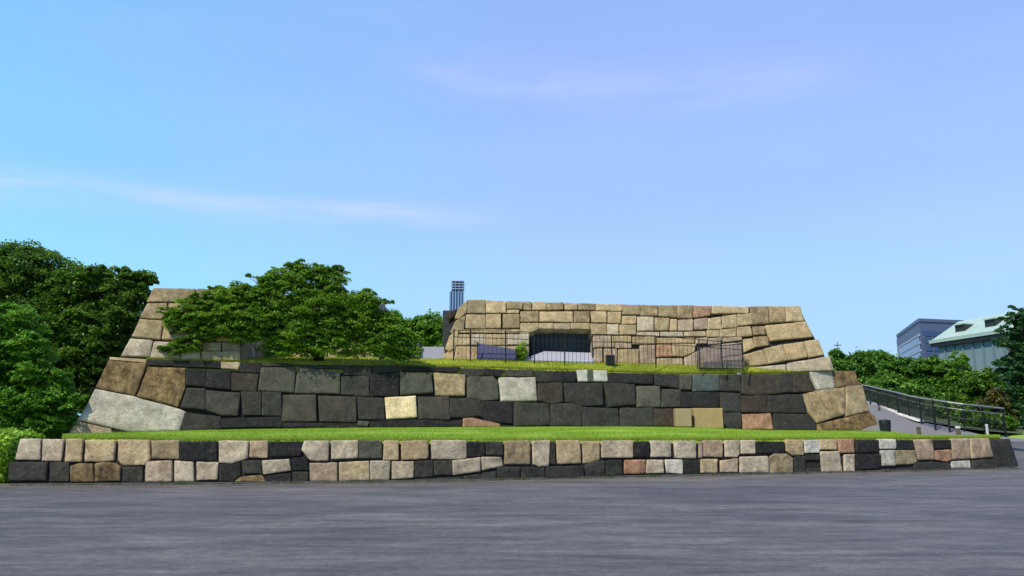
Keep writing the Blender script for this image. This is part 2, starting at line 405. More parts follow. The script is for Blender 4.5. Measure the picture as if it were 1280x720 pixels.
FRONT = P('''
L 25,549 50,548.5 49,575 19,574
L 54,549 79,549 76,576 52,575.5
T 83,549 103,549 102,577 81,577
T 107,550.5 144,550.5 142,575 137,577 106,577
T 148,549.5 187,550 187,574 181,581 153,581.5 147,575
D 13,578 59,578 58,601 10,601
D 62,578 86,578 86,602 62,602
K 88,583 98,579.5 116,579.5 117,602 88,602
K 119,580 126,578.5 144,578.5 151,584 150,601 119,602
D 153,584 178,583 178,603 153,603
u 190,551 224,550 224,574 190,573
B 226,552 272,552 272,577 225,576
L 274,551 310,551 309,573 289,579 274,578
P 313,551 335,551 334,572 312,572
B 337,552 379,552 375,570 337,571
P 182,577 215,576 215,602 182,602
L 218,576 242,577 242,602 218,602
L 246,577 273,578 271,599 246,600
B 274,580 300,579 300,595 292,602 274,602
D 302,576 327,575 327,592 304,592
K 301,596 327,594 332,602 294,602
L 328,576 361,574 364,588 329,593
B 333,595 364,591 364,603 333,603
B 365,573 385,571 386,588 366,588
D 366,590 385,590 385,603 366,603
L 376,562 381,551 411,551 410,576 388,576 384,571
L 414,551 448,550.5 447,572 414,574
G 449,551 477,551 477,573 449,573
T 480,551 498,551 498,575 479,575
P 387,579 421,578 421,601 387,601
T 424,578 461,576 462,600 424,601
L 463,576 488,576 486,600 463,600
L 490,577 517,577 517,597 490,599
T 502,551 535,551 535,573 502,575
L 539,550.5 583,550.5 583,572 573,574 540,574
B 585,552 606,552 606,570 585,571
D 608,552 629,552 629,569 608,569
S 631,551 663,550.5 663,580 631,580
L 666,551 687,551 686,582 674,583 667,580
D 519,576 542,576 542,596 519,597
D 543,576 565,576 565,593 543,594
L 566,576 600,571.5 600,589 567,594
L 602,571 626,571.5 629,582 603,588
D 520,598.5 578,596 578,601.5 520,602
D 580,595 620,589 620,601 580,601
D 622,584 650,583.5 650,599.5 622,600
D 652,584 681,585 681,599 652,599.5
k 688.5,552 694,552 694,580 688.5,580
T 696,551 725,550.5 726,579 697,580
T 728,551.5 750,552 750,575 736,579 730,579
L 752,551 791,550.5 791,572 753,572
B 793,552 812,552 812,571 793,571
D 683,583.5 728,582 731,597 683,598.5
D 731,581 745,577 756,576.5 756,595 733,596
D 758,576 777,575 778,593.5 758,595
O 781,575 807,575 806,592 781,592
L 809,575 829,575 830,591 808,592
L 814,551 839,551 839,571 814,571
L 843,551 870,551 870,573 844,572
P 874,552 878,552 878,572 874,572
P 880,550.5 903,550.5 903,571 880,571
L 907,550.5 925,550.5 925,567 921,571 907,571
L 927,550.5 944,550.5 944,567 927,567
B 947,552 981,552 981,566 947,567
W 832,575 853,575 853,592 834,591
B 854.5,575 873.5,575 873.5,592 855,592
T 876,574 897,574 897,591 876,591
P 901,576 922,573 922,590 901,590
L 925,571 960,570 961,591 925,591
u 963,571 968,567.5 984,567.5 991,573 992,592 963,592
T 983,549.5 1004,549.5 1006,569 991,569 983,563
W 1006,550 1024,550 1024,566 1007,566
T 1025,549.5 1046,549.5 1046,562 1025,562
O 1048,549 1067,549 1068,566 1050,566
B 1070,550 1098,550 1098,566 1070,566
W 1099,549 1119,549 1120,561 1100,561
B 1121,550 1142,550 1144,562 1121,561
D 994,571 1006,571 1007,592 994,592
D 1008,568 1024,568 1024,575 1008,575
D 1009,585 1025,585 1026,591 1009,591
L 1025,565 1049,564 1053,590 1028,590
L 1055,569 1068,568 1068,589 1056,589
B 1070,567.5 1100,567.5 1101,586 1070,588
W 1101,563 1119,563 1119,582 1103,582
u 1120,563 1144,563 1146,577 1141,580 1121,581
P 1143,550 1165,549 1169,574 1149,575
B 1167,550 1188,550 1188,561 1169,561
O 1170,563 1188,562 1190,574 1184,577 1170,575
P 1189,548.5 1212,548 1214,573 1192,574
P 1213,548.5 1235,548 1241,571 1215,573
D 1237,548.5 1263,549 1274,584 1244,585 1242,572
D 1216,575.5 1241,574 1243,585 1216,586
W 1190,577 1212,576 1213,585 1190,585
D 1143,579 1165,577.5 1187,579 1187,588 1142,588
D 1072,589 1140,584 1140,589 1072,591
''')
MIDDLE = P('''
K 136,451 183,454 168,494 120,484
K 186,459 232,461 231,485 222,508 172,495
W 119,486 168,496 224,511 232,515 224,538 160,539 98,525
P 97,527 138,536 140,541 86,543.5
D 141,538 160,540 160,542 141,542
T 138,446.5 182,449 182,453 138,449.5
B 184,450 232,451 232,458 186,457
B 233,451 275,452 275,460 233,459
P 277,452.5 300,453 297,461 277,460
B 301,453 327,453.5 324,466 301,465
D 328,454 352,454 352,457.5 328,458
D 354,454 372,455 372,457 354,458
B 234,462 257,462 257,483 233,481
B 259,463 288,463 288,486 258,484
k 290,466 323,468 320,489 290,488
G 327,460 369,460 367,490 323,488
G 373,459 424,464 424,492 369,491
D 427,471 461,470 461,495 427,493
B 463,468 498,467 498,494 463,495
G 501,466 538,467 541,490 501,493
S 543,466 581,469 580,494 545,494
G 584,472 588,471 616,471 622,476 623,499 602,500 585,497
W 624.5,472 669,472 671,500 627,501
k 673,479 703,478 703,502 690,504 673,500
D 705,479 753,479 753,506 726,507 708,502
D 755,479 793,480 795,505 762,508
G 797,483 825,482.5 826,508 797,508
q 828,487 851,487 850,508 828,508
D 374,455 427,456 427,461 376,459
D 429,456.5 465,457 464,469 430,469
D 467,457 502,457.5 499,464.5 467,466
B 504,457.5 575,459 571,465 504,464
D 577,460 606,461 604,468.5 588,470 577,467
B 607,461 631,462 625,470 608,469
q 633,462 665,462.5 665,470.5 633,470.5
D 667,463 692,464 692,477 673,477
B 694,464 720,464.5 718,477 694,477
W 721,463 734,463 734,476 724,476
G 735.5,463 741,463 742,476 735.5,476
W 742,463 758,463.5 759,476 743,476
B 761,466 816,467 815,480 761,478
D 818,467.5 848,467.5 848,485 819,481
G 849.5,469 864,469 864,486 850,486
g 867,468 898,468.5 898,488 867,489
D 900,468.5 926,468.5 926,489 900,488
k 928,468 977,467.5 977,491 947,494 928,492
D 978,467.5 990,467.5 991,489 978,490
k 991,467 1010,467 1017,489 992,490
B 852,490 898,491 898,509 852,509
D 900,491 926,492 926,514 903,514
k 928,495 958,495 958,515 928,515
D 960,494.5 1003,493 1008,516 960,515
W 1012,465 1040,465 1043,485 1023,487
K 1042,464 1068,464 1076,481 1046,484 1043,480
S 1004,493 1018,489 1056,484 1057,517 1022,528 1012,515
u 1058,483.5 1078,482 1086,513 1058,520
K 1022,530 1086,515 1092,520 1100,538 1022,538
D 228,515 275,521 275,536 228,538
D 234,485 257,486 257,512 226,509
q 258,488 300,491 296,519 276,518 258,512
D 302,490 326,490 326,518 304,518
D 328,490 351,491 352,519 328,519
q 354,494 394,494 395,526 353,526
q 398,495 445,496 445,527 400,527
D 447,496 479,498 480,524 449,523
Y 482,497 519,495.5 521,521 484,523
q 523,496 561,496 562,524 524,523
D 563,498 601,498 601,519 578,521 563,521
B 602,502 641,501 640,529 610,527 602,520
D 643,503 686,504 687,531 643,532
D 689,505 713,504 727,508 727,532 689,532
D 729,509 772,511 774,533 729,533
D 776,510 816,510 816,532 776,533
k 818,511 842,511 842,532 818,532
B 277,523 352,521 352,533 277,535
B 354,528 447,529 447,534 354,534
G 448,526 461,527 459,532 449,532
B 463,526 524,525 560,526 577,525 577,533 463,534
O 580,523 592,523 624,530 624,533 579,533.5
B 626,531 642,532 642,534 626,534
D 844,511 904,511 904,534 844,534
D 906,516 926,516 926,535 906,536
O 928,518 963,517 966,536 930,536
D 968,517 1010,518 1020,529 1020,538 968,538
''')
UPPER = P('''
u 585,374.5 607,375 607,391 584,391
T 608,375 632,376.5 632,391 608,391
u 634,376.5 653,377 653,386 634,386
T 634,387.5 649,387.5 648,391 634,391
u 655,377 664,377.5 664,387 655,387
T 666,377.5 682,378 682,387 666,387
u 683,378 704,378 704,386.5 684,387
T 706,378.5 721,379 721,387 706,387
S 723,379 744,379.5 744,387.5 723,387
T 745,379.5 762,380 762,388 745,388
T 763,380 777,380 777,388.5 763,388.5
u 778,380.5 800,381 800,393 778,393
S 801,381 822,381.5 822,394 801,394
u 824,381.5 846,382 846,396 824,395
S 847,382 866,382 865,397.5 847,397
O 867,382 889,382.5 888,394 867,397
T 890,382.5 936,383 936,391 890,392
S 938,383 960,383 962,404 940,405
u 961,383 981,383 982,402 963,403
T 982,383 1000,383 1005,401 983,402
T 583,393 607,393 607,410 582,410
T 608,393 626,393 626,410 608,410
u 629,393 649,393 649,410 629,410
S 651,389 673,389 673,402 651,402
T 675,389 716,389 716,402.5 675,402
S 718,389 737,389 737,403 718,403
T 739,389.5 758,389.5 758,403 740,403
T 760,390 776,390 776,404 760,404
T 778,395 795,395 795,405 778,405
L 797,396 817,396 817,413 797,413
u 819,397 836,398 836,413 819,413
T 838,399 846,399 846,413 838,413
P 848,400 866,399 866,413 848,413
P 868,399 884,397 884,411 868,412
T 885,398 901,396 902,411 885,412
T 903,395 921,393 921,409 903,410
T 922,393 939,392 941,405 922,407
T 651,404 673,404 673,411 660,417 651,417
T 674,404 691,404 691,411 674,411
P 692,404 713,404 713,411 692,411
T 714,404 737,404 737,411 714,411
T 738,405 758,405 758,418 740,418
L 759,405 773,405 773,418 759,418
T 775,406 795,406.5 795,418 775,418
T 577,412 627,412 627,416 576,416
T 628,412 650,412 650,416 628,416
T 574,418 587,418 587,431 572,431
L 588,418 607,418 607,431 588,431
T 608,418 634,418 634,431 608,431
L 635,418 661,418 661,431 635,431
T 571,433 596,433 597,449 568,449
L 598,433 634,433 634,450 598,450
T 635,433 661,433 661,451 635,450
P 742,420 766,420 767,434 742,434
T 768,420 789,420 789,427 768,427
P 769,428 789,428 789,435 769,435
T 791,421 820,421 820,430 791,430
L 797,415 824,415 824,419.5 797,419.5
L 826,415 854,415 854,420 826,420
T 856,415 882,414 882,420 856,420
T 822,422 868,422 868,428.5 822,429
T 884,413 899,413 899,421 884,421
P 743,436 753,436 753,452 743,452
P 755,436 771,436 771,453 755,453
T 773,437 798,437 798,455 773,454
P 800,432 819,432 819,455 800,455
O 821,431 838,431 841,445 821,446
T 840,430 870,430 868,440 855,445 842,445
T 822,448 853,448 853,456 822,456
P 856,447 872,439 886,433 900,431 900,457 856,457
P 902,430 928,427 928,442 902,446
u 902,448 928,444 932,458 902,458
T 900,412 920,410 920,420 900,421
T 922,409 938,408 940,419 922,421
S 941,408 956,408 957,418 943,418
P 870,423 884,422 884,429 870,429
P 886,423 902,422 902,429 886,430
P 904,422 927,421 927,425 904,428
T 929,424 940,423 944,434 930,440
S 942,421 960,420 961,431 945,433
T 957,407 1007,402 1016,421 963,426
T 930,443 953,437 960,455 936,457
T 955,436 977,431 984,450 961,454
T 980,430 1004,427 1010,446 986,450
T 1006,426.5 1023,424 1030,443 1012,446
L 985,454 1036,445 1042,463 985,464
L 934,460 982,455 983,464 934,464
u 573,386 584,375 583,391 573,399 568,398
u 570,401 582,394 580,411 569,420 563,414
T 562,420 573,413 572,430 562,440 556,436
T 555,443 570,433 566,449 553,449
k 562,399 568,394 571,386 566,388 560,393
''')
LEFTW = P('''
u 192,360 245,361 240,378 184,377
S 184,379 209,379 206,399 175,397
T 211,379.5 262,380 260,400 208,400
u 247,361 300,363 300,379 243,378.5
T 175,399 204,401 200,424 165,420.5
T 206,402 238,403 236,426 202,424
u 240,403 268,404 268,426 238,426
L 163,423 191,425.5 187,446 151,444.5
L 193,426.5 224,428 224,448 188,447
T 226,428 252,428 252,436 226,436
L 226,437 250,437 250,449 226,449
T 254,428 276,428 276,438 254,438
T 252,439 300,439 300,450 252,450
u 264,381 300,381 300,401 262,401
T 270,403 300,403 300,426 270,426
P 278,428 300,428 300,438 278,438
''')

# ------------------------------------------------------------------ ground, road, lawns, paths
GX0, GX1 = -1500, 1500
link('ground', [(GX0, -200, -.02), (GX1, -200, -.02), (GX1, 3000, -.02), (GX0, 3000, -.02)], [(0, 1, 2, 3)], M_EARTH)['kind'] = 'structure'
def asphalt():
    m, t, b, o = new_mat('asphalt')
    g = nd(t, 'ShaderNodeNewGeometry').outputs['Position']
    mp = nd(t, 'ShaderNodeMapping'); t.links.new(g, mp.inputs[0]); mp.inputs['Scale'].default_value = (.30, 1.0, 1)
    mp.inputs['Rotation'].default_value = (0, 0, R(7))
    a = tex_noise(t, mp.outputs[0], 1.3, 8, .72, .4); a2 = tex_noise(t, mp.outputs[0], .33, 4, .6, .3)
    mp3 = nd(t, 'ShaderNodeMapping'); t.links.new(g, mp3.inputs[0]); mp3.inputs['Scale'].default_value = (.40, 2.2, 1); mp3.inputs['Rotation'].default_value = (0, 0, R(-9))
    a3 = tex_noise(t, mp3.outputs[0], 2.6, 6, .7, .6)
    f1 = tex_noise(t, g, 40, 5, .9); f2 = tex_noise(t, g, 7, 10, .88)
    mpt = nd(t, 'ShaderNodeMapping'); t.links.new(g, mpt.inputs[0]); mpt.inputs['Scale'].default_value = (.5, 3.0, 1); mpt.inputs['Rotation'].default_value = (0, 0, R(24))
    sc1 = tex_noise(t, mpt.outputs[0], 1.2, 8, .75, .3)
    base = ramp(t, a2, [(.3, (.056, .050, .049)), (.7, (.106, .092, .082))])
    k = math_n(t, 'MULTIPLY', rng_n(t, a, .3, .7, .6, 1.4), rng_n(t, f2, .35, .65, .55, 1.45))
    k = math_n(t, 'MULTIPLY', k, rng_n(t, f1, .3, .7, .5, 1.5))
    k = math_n(t, 'MULTIPLY', k, rng_n(t, a3, .3, .7, .8, 1.2)); k = math_n(t, 'MULTIPLY', k, rng_n(t, sc1, .38, .66, .72, 1.45))
    sc = nd(t, 'ShaderNodeVectorMath', operation='SCALE'); t.links.new(base, sc.inputs[0]); t.links.new(k, sc.inputs['Scale'])
    c = mix_n(t, rng_n(t, a3, .62, .74, 0, .45), sc.outputs[0], (.23, .205, .19))
    t.links.new(c, b.inputs['Base Color']); b.inputs['Roughness'].default_value = .62; b.inputs['Specular IOR Level'].default_value = .4
    bn = nd(t, 'ShaderNodeBump'); bn.inputs['Strength'].default_value = .5; bn.inputs['Distance'].default_value = .012
    t.links.new(math_n(t, 'ADD', f1, f2), bn.inputs['Height']); t.links.new(bn.outputs[0], b.inputs['Normal'])
    return m
M_ASPH = asphalt()
link('road', [(-70, -40, 0), (90, -40, 0), (90, 64, 0), (17.8, 64, 0), (17.8, 27, 0), (-11.5, 19.3, 0), (-70, 19.2, 0)], [(0, 1, 2, 3, 4, 5, 6)], M_ASPH, origin=(0, 0, 0))['kind'] = 'structure'

def sheet(name, rows, mat, kind='structure', bumpz=.0, skirt=0.0):
    """rows: list of equally long point lists, front to back"""
    V = [p for r in rows for p in r]; n = len(rows[0]); m = len(rows)
    if bumpz: V = [p+Vector((0, 0, noise.noise(p*.6)*bumpz)) for p in V]
    Fc = [(i*n+j, i*n+j+1, (i+1)*n+j+1, (i+1)*n+j) for i in range(m-1) for j in range(n-1)]
    if skirt:
        b = len(V); V += [Vector((V[j].x, V[j].y, V[j].z-skirt)) for j in range(n)]
        Fc += [(b+j, b+j+1, j+1, j) for j in range(n-1)]
    o = link(name, V, Fc, mat, None, True)
    if kind: o['kind'] = kind
    return o
def blades(name, rows, mat, count, hgt, label, front_bias=1.0, wid=.012):
    """grass blades spread over a sheet given by front and back rows"""
    A = np.array([[tuple(p) for p in r] for r in rows]); m, n = A.shape[:2]
    w = np.linalg.norm(A[0, 1:]-A[0, :-1], axis=1)
    j = rng.choice(n-1, count, p=w/w.sum()); u = rng.random(count)
    tt = rng.random(count)**front_bias*(m-1); i = np.minimum(tt.astype(int), m-2); tt = tt-i
    p = (A[i, j]*(1-u)[:, None]+A[i, j+1]*u[:, None])*(1-tt)[:, None]+(A[i+1, j]*(1-u)[:, None]+A[i+1, j+1]*u[:, None])*tt[:, None]
    ang = rng.random(count)*6.283; edge = (i+tt)/(m-1) < .07; h = hgt*(.5+rng.random(count)**2*1.1)*np.where(edge, 1.5, 1); lean = rng.normal(0, .35, (count, 2))*h[:, None]; lean[:, 1] -= np.where(edge, .7, 0)*h
    dx = np.stack([np.cos(ang), np.sin(ang), np.zeros(count)], 1)*wid
    tip = p+np.stack([lean[:, 0], lean[:, 1], h], 1)
    p = p-np.array([0, 0, .01])
    v = np.stack([p-dx, p+dx, tip], 1).reshape(-1, 3); q = np.arange(count*3).reshape(-1, 3)
    o = link_np(name, v, q, mat, attr=np.clip(rng.beta(2, 3, count)+np.where(edge, .35, 0), 0, 1), tris=True)
    tag(o, label, 'grass', None, 'stuff'); return o

xs = list(range(78, 1101, 10))+list(range(1110, 1251, 10))
FT = [(0, 549), (80, 549), (150, 549), (226, 551.5), (380, 551), (700, 551), (980, 550), (1070, 549.5), (1240, 548.5), (1270, 549.5)]
BT = [(78, 543.5), (160, 541), (240, 538), (350, 536), (450, 534.5), (600, 533.8), (760, 533), (870, 534), (960, 538), (1090, 538.5)]
front_line = [hit(x, interp(x, FT)-.6, s_front, .10) for x in xs]
back_line = []
for x in xs:
    if x <= 1100: p = hit(x, interp(x, BT)+.0, s_mid, .25)
    else: p = atY(x, interp(x, [(1100, 538.5), (1160, 545.5), (1250, 545.0)]), interp(x, [(1100, 43.5), (1160, 31), (1250, 29)]))
    back_line.append(p)
lawn_rows = []
for k in range(13):
    s = k/12
    lawn_rows.append([a.lerp(b, s)+Vector((0, 0, .05*math.sin(math.pi*s))) for a, b in zip(front_line, back_line)])
sheet('lawn', lawn_rows, M_LAWN, bumpz=.03, skirt=.5)
blades('grass', lawn_rows, M_BLADE, 150000, .035, 'bright green mown grass along the top of the low front wall', 1.8, .010)

TF = [(184, 450), (300, 452.5), (440, 455.5), (600, 459.5), (750, 464), (850, 466.8), (930, 467), (1012, 465.5)]
TB = [(184, 445.5), (300, 446), (440, 447.5), (560, 448.6), (600, 449.2), (700, 451), (780, 454), (850, 455.5), (930, 457.8), (985, 462), (1012, 464.5)]
tx = list(range(184, 1012, 6))+[1011]
def s_back(x):
    if x < 300: return lambda a, b: s_left(a, b)+.12
    if x < 482: return lambda a, b: s_leftback(a, b)+.12
    if x < 556: return lambda a, b: s_mid(a, b)+3.2
    return lambda a, b: s_up(a, b)+.12
tf = [hit(x, interp(x, TF), s_mid, .08) for x in tx]
tb = [hit(x, interp(x, TB), s_back(x)) for x in tx]
tb2 = [p+Vector((0, .5, 0)) for p in tb]
terr = [[a.lerp(b, k/8)+Vector((0, 0, .10*math.sin(math.pi*k/8)*min(1, (b-a).length/3))) for a, b in zip(tf, tb)] for k in range(9)]
sheet('terrace_lawn', terr+[tb2], M_TERR, bumpz=.03, skirt=.5)
blades('grass', terr, M_BLADE2, 70000, .06, 'yellowish grass strip along the top of the dark tier', 1.6, .016)

# ------------------------------------------------------------------ walls
def base_at(px, py, surf):
    return hit(px, py, surf)
def wall(name, stones, surf, loc, label, rough=1.0, depth=.45, shrink=0.0):
    root = empty(name, loc, label, 'stone wall')
    for code, poly in stones: stone(poly, code, surf, root, depth=depth, rough=rough, shrink=shrink)
    return root
# low front wall
r1 = wall('stone_wall', FRONT, s_front, (1.5, 19.5, 0), 'low two-course wall of mixed tan and black blocks beside the asphalt', depth=.3, shrink=-.5)
mb_v, mb_f = [], []
cx = [12]+list(range(30, 1262, 30))+[1266]
for x in cx:
    t_ = hit(min(max(x, 28), 1257), interp(x, FT)+4.0, s_front, .06); b_ = hit(x, interp(x, _bp)+.4, s_front, .045); b_.z = -.02
    mb_v += [b_, t_, t_+Vector((0, .8, 0)), b_+Vector((0, .8, 0))]
for i in range(len(cx)-1):
    a = i*4; c = a+4
    mb_f += [(a, c, c+1, a+1), (a+1, c+1, c+2, a+2), (a+2, c+2, c+3, a+3)]
mb_f += [(0, 1, 2, 3), (len(mb_v)-4, len(mb_v)-1, len(mb_v)-2, len(mb_v)-3)]
link('wall_core', mb_v, mb_f, M_JOINT, r1)
# short return of the front wall at its right end and left end
m = MB()
e0 = hit(1272, 584, s_front); e1 = hit(1263, 549.5, s_front)
for k in range(7):
    a, b = k*1.45, k*1.45+1.4
    m.hexa([e0+Vector((-.5-.1*a, a+.5, 0)), e0+Vector((0-.1*a, a+.5, 0)), e0+Vector((-.1*b, b+.5, 0)), e0+Vector((-.5-.1*b, b+.5, 0)),
            e1+Vector((-.5-.1*a, a+.5, 0)), e1+Vector((-.1*a, a+.5, 0)), e1+Vector((-.1*b, b+.5, 0)), e1+Vector((-.5-.1*b, b+.5, 0))])
ret = m.build('return_wall', M_RUB, r1)
# weathered ledge at the foot
m = MB()
for i in range(len(cx)-1):
    a = hit(cx[i], interp(cx[i], _bp), s_front); b = hit(cx[i+1], interp(cx[i+1], _bp), s_front)
    m.hexa([a+Vector((0, -.05, -.02)), b+Vector((0, -.05, -.02)), b+Vector((0, .3, -.02)), a+Vector((0, .3, -.02)),
            a+Vector((0, -.01, .05)), b+Vector((0, -.01, .05)), b+Vector((0, .3, .05)), a+Vector((0, .3, .05))])
m.build('footing', simple('damp_footing', (.055, .053, .048), .9, 0, .5, 5, .5), r1)

wv, wq, wt = [], [], []
for _ in range(150):
    px = random.uniform(14, 1268); n_ = random.randint(5, 16); o0 = hit(px, interp(px, _bp), s_front, -.05); o0.z = 0.0
    for k in range(n_):
        q = o0+Vector((random.gauss(0, .07), random.uniform(-.05, .03), 0)); h = random.uniform(.03, .10); d_ = Vector((random.gauss(0, .5), random.uniform(-.6, 0), 1)).normalized()*h
        i = len(wv); wv += [q-Vector((.008, 0, 0)), q+Vector((.008, 0, 0)), q+d_]; wq.append((i, i+1, i+2)); wt.append(random.random()*.8)
for _ in range(700):      # dry leaves and grit along the foot
    px = random.uniform(14, 1268); q = hit(px, interp(px, _bp), s_front); q.y -= abs(random.gauss(.05, .45)); q.z = .012
    a_ = random.random()*6.28; r_ = random.uniform(.012, .03); i = len(wv)
    wv += [q+Vector((math.cos(a_)*r_, math.sin(a_)*r_, 0)), q+Vector((math.cos(a_+2)*r_, math.sin(a_+2)*r_, .012)), q+Vector((math.cos(a_+4)*r_*.6, math.sin(a_+4)*r_*.6, .004))]
    wq.append((i, i+1, i+2)); wt.append(random.uniform(.85, 1))
tag(link_np('weeds', np.array([tuple(v) for v in wv]), np.array(wq), blade_mat('weeds_and_litter', (.05, .10, .02), (.10, .16, .03), (.16, .11, .06)), attr=np.array(wt), tris=True), 'sparse weeds and dry leaf litter along the foot of the low front wall', 'weeds', None, 'stuff')

r2 = wall('stone_wall', MIDDLE, s_mid, (0, 38, 1.1), 'broad dark tier of big blackish blocks behind the bright lawn', depth=.9, shrink=-1.0)
core('wall_core', [(139, 449), (184, 451)]+[(x, interp(x, TF)+.2) for x in range(190, 1011, 20)]+[(1011, 467), (1066, 466), (1076, 486), (1096, 539), (960, 539.5), (760, 535), (450, 536), (160, 543.5), (90, 546)], s_mid, r2, .20, 3.0)

r3 = wall('stone_wall', UPPER, s_up, (7, 43, 4.6), 'tan upper wall of squared blocks pierced by a dark doorway', depth=.8, shrink=-.4)
OP = [(662, 452), (662, 417), (674, 411.5), (738, 411.5), (739.5, 453)]
core('wall_core', [(586, 376), (661.5, 379), (661.5, 455), (550, 452), (562, 412)], s_up, r3, .16, 9)
core('wall_core', [(661, 379), (740.5, 381), (740.5, 411.5), (661, 411.5)], s_up, r3, .16, 9)
core('wall_core', [(740, 381), (999, 384.5), (1008, 404), (1030, 444), (1041, 464), (1008, 466), (740, 458)], s_up, r3, .16, 9)
M_SHADE = simple('shade_tone_stone', (.035, .038, .042), .9, 0, .3, 3)  # stone colour darkened to hold the shade of the doorway recess
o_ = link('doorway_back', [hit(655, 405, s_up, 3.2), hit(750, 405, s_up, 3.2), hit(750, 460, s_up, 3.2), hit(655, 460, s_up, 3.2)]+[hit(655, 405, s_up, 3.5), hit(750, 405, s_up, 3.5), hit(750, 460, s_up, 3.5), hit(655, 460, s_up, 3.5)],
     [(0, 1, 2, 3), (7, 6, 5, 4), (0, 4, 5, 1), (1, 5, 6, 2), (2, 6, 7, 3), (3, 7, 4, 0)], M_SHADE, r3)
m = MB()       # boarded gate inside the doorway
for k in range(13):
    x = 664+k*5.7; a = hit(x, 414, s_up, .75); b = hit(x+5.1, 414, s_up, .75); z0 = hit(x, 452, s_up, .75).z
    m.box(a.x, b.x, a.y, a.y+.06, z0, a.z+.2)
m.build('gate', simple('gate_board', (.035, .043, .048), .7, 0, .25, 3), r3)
# pale sloping slab in the doorway
a = [hit(652, 450, s_up, -.35), hit(742, 452, s_up, -.35), hit(742, 441, s_up, .9), hit(680, 439, s_up, .9)]
link('threshold_slab', [p-Vector((0, 0, .3)) for p in a]+a, [(0, 3, 2, 1), (4, 5, 6, 7), (0, 1, 5, 4), (1, 2, 6, 5), (2, 3, 7, 6), (3, 0, 4, 7)], M_GPANEL, r3)

r4 = wall('stone_wall', LEFTW, s_left, (-14, 34.5, 4.6), 'tan battered upper wall rising left of the spreading tree', depth=.8, shrink=-.4)
core('wall_core', [(193, 361.5), (301, 364), (301, 452), (150, 447), (164, 421), (176, 398)], s_left, r4, .16, 9)
# set-back length behind the tree
rows = [(366, 382), (382, 400), (400, 421), (421, 440), (440, 450)]
for ri, (ya, yb) in enumerate(rows):
    x = 296
    while x < 462:
        w = random.uniform(17, 30); x1 = min(x+w, 470)
        f = lambda q, yy: yy+(q-300)/180*6*(1-ri/5)
        stone([(x+.6, f(x, ya)+.5), (x1-.6, f(x1, ya)+.5), (x1-.6, f(x1, yb)-.5), (x+.6, f(x, yb)-.5)], random.choice('TTuLu'), s_leftback, r4, depth=.7)
        x = x1
core('wall_core', [(290, 366), (469, 372.5), (469, 453), (290, 451)], s_leftback, r4, .16, 6)
# dark inner stair wall left of the upper wall corner, shadow put into its colour
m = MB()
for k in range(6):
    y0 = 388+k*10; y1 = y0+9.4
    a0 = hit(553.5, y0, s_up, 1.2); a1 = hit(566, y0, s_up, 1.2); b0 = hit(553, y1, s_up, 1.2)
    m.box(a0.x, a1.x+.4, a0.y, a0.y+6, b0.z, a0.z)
st = m.build('inner_wall', simple('shadow_tone_wall', (.045, .048, .052), .9, 0, .4, 2, .5), r3)

# ------------------------------------------------------------------ small things round the walls
def box_px(mb, px0, px1, py0, py1, Y, dep):
    a = atY(px0, py0, Y); b = atY(px1, py1, Y); mb.box(a.x, b.x, Y, Y+dep, b.z, a.z)
def cut_block(x0, x1, y0, y1, off, dep, label, mat):
    """squared freestanding block with chamfered edges and worn faces, on two low bearers"""
    import bmesh
    a = hit(x0, y0, s_mid, off); b = hit(x1, y1, s_mid, off); Y = (a.y+b.y)/2
    a = atY(x0, y0, Y); b = atY(x1, y1, Y)
    root = empty('cut_stone_block', ((a.x+b.x)/2, Y+dep/2, b.z), label, 'stone block', 'squared beige blocks at the foot of the dark tier')
    bm = bmesh.new(); bmesh.ops.create_cube(bm, size=1)
    for v in bm.verts: v.co = Vector(((a.x+b.x)/2+v.co.x*(b.x-a.x), Y+dep/2+v.co.y*dep, (a.z+b.z+.1)/2+v.co.z*(a.z-b.z-.1)))
    bmesh.ops.bevel(bm, geom=bm.edges[:], offset=.035, segments=3, affect='EDGES')
    me = bpy.data.meshes.new('block_body'); bm.to_mesh(me); bm.free(); me.transform(__import__('mathutils').Matrix.Translation(-Vector(root.location)))
    me.materials.append(mat); o = bpy.data.objects.new('block_body', me); COL.objects.link(o); o.parent = root
    for s_ in (.18, .82):
        m = MB(); xx = a.x+(b.x-a.x)*s_; m.box(xx-.09, xx+.09, Y+.08, Y+dep-.08, b.z-.08, b.z+.1); m.build('bearer', M_METAL, root)
    return root
cut_block(844.5, 865.5, 510.5, 536, -.9, .6, 'narrow beige squared block left of the wider one by the dark tier', M_BEIGE)
cut_block(867, 905, 510, 538, -1.0, .8, 'wide golden-beige squared block standing on the lawn by the dark tier', simple('golden_tuff', (.33, .235, .105), .85, 0, .2, 4, .3))
def lowslab(x0, x1, yt, yb, off, label, mat, name='paving_slab'):
    a = hit(x0, yt, s_mid, off); b = hit(x1, yt, s_mid, off); z = hit(x0, yb, s_mid, off).z
    import bmesh
    m = MB(); m.hexa([(a.x, a.y, z-.05), (b.x, b.y, z-.05), (b.x, b.y+.5, z-.05), (a.x, a.y+.5, z-.05), (a.x+.03, a.y+.03, a.z), (b.x-.03, b.y+.03, a.z), (b.x-.03, b.y+.47, a.z), (a.x+.03, a.y+.47, a.z)])
    o = m.build(name, mat); tag(o, label, 'slab'); return o
lowslab(905, 946, 539, 541, -2.2, 'thin pale stone slab flush in the lawn right of the beige blocks', M_GRANITE)
lowslab(861, 868, 536.5, 540.5, -2.0, 'small white stone cube in the lawn before the beige blocks', M_GRANITE, 'marker_stone')
o = lowslab(921, 927, 465.5, 469, -.05, 'tiny pale marker stone on the grassy rim of the dark tier', M_GRANITE, 'marker_stone')
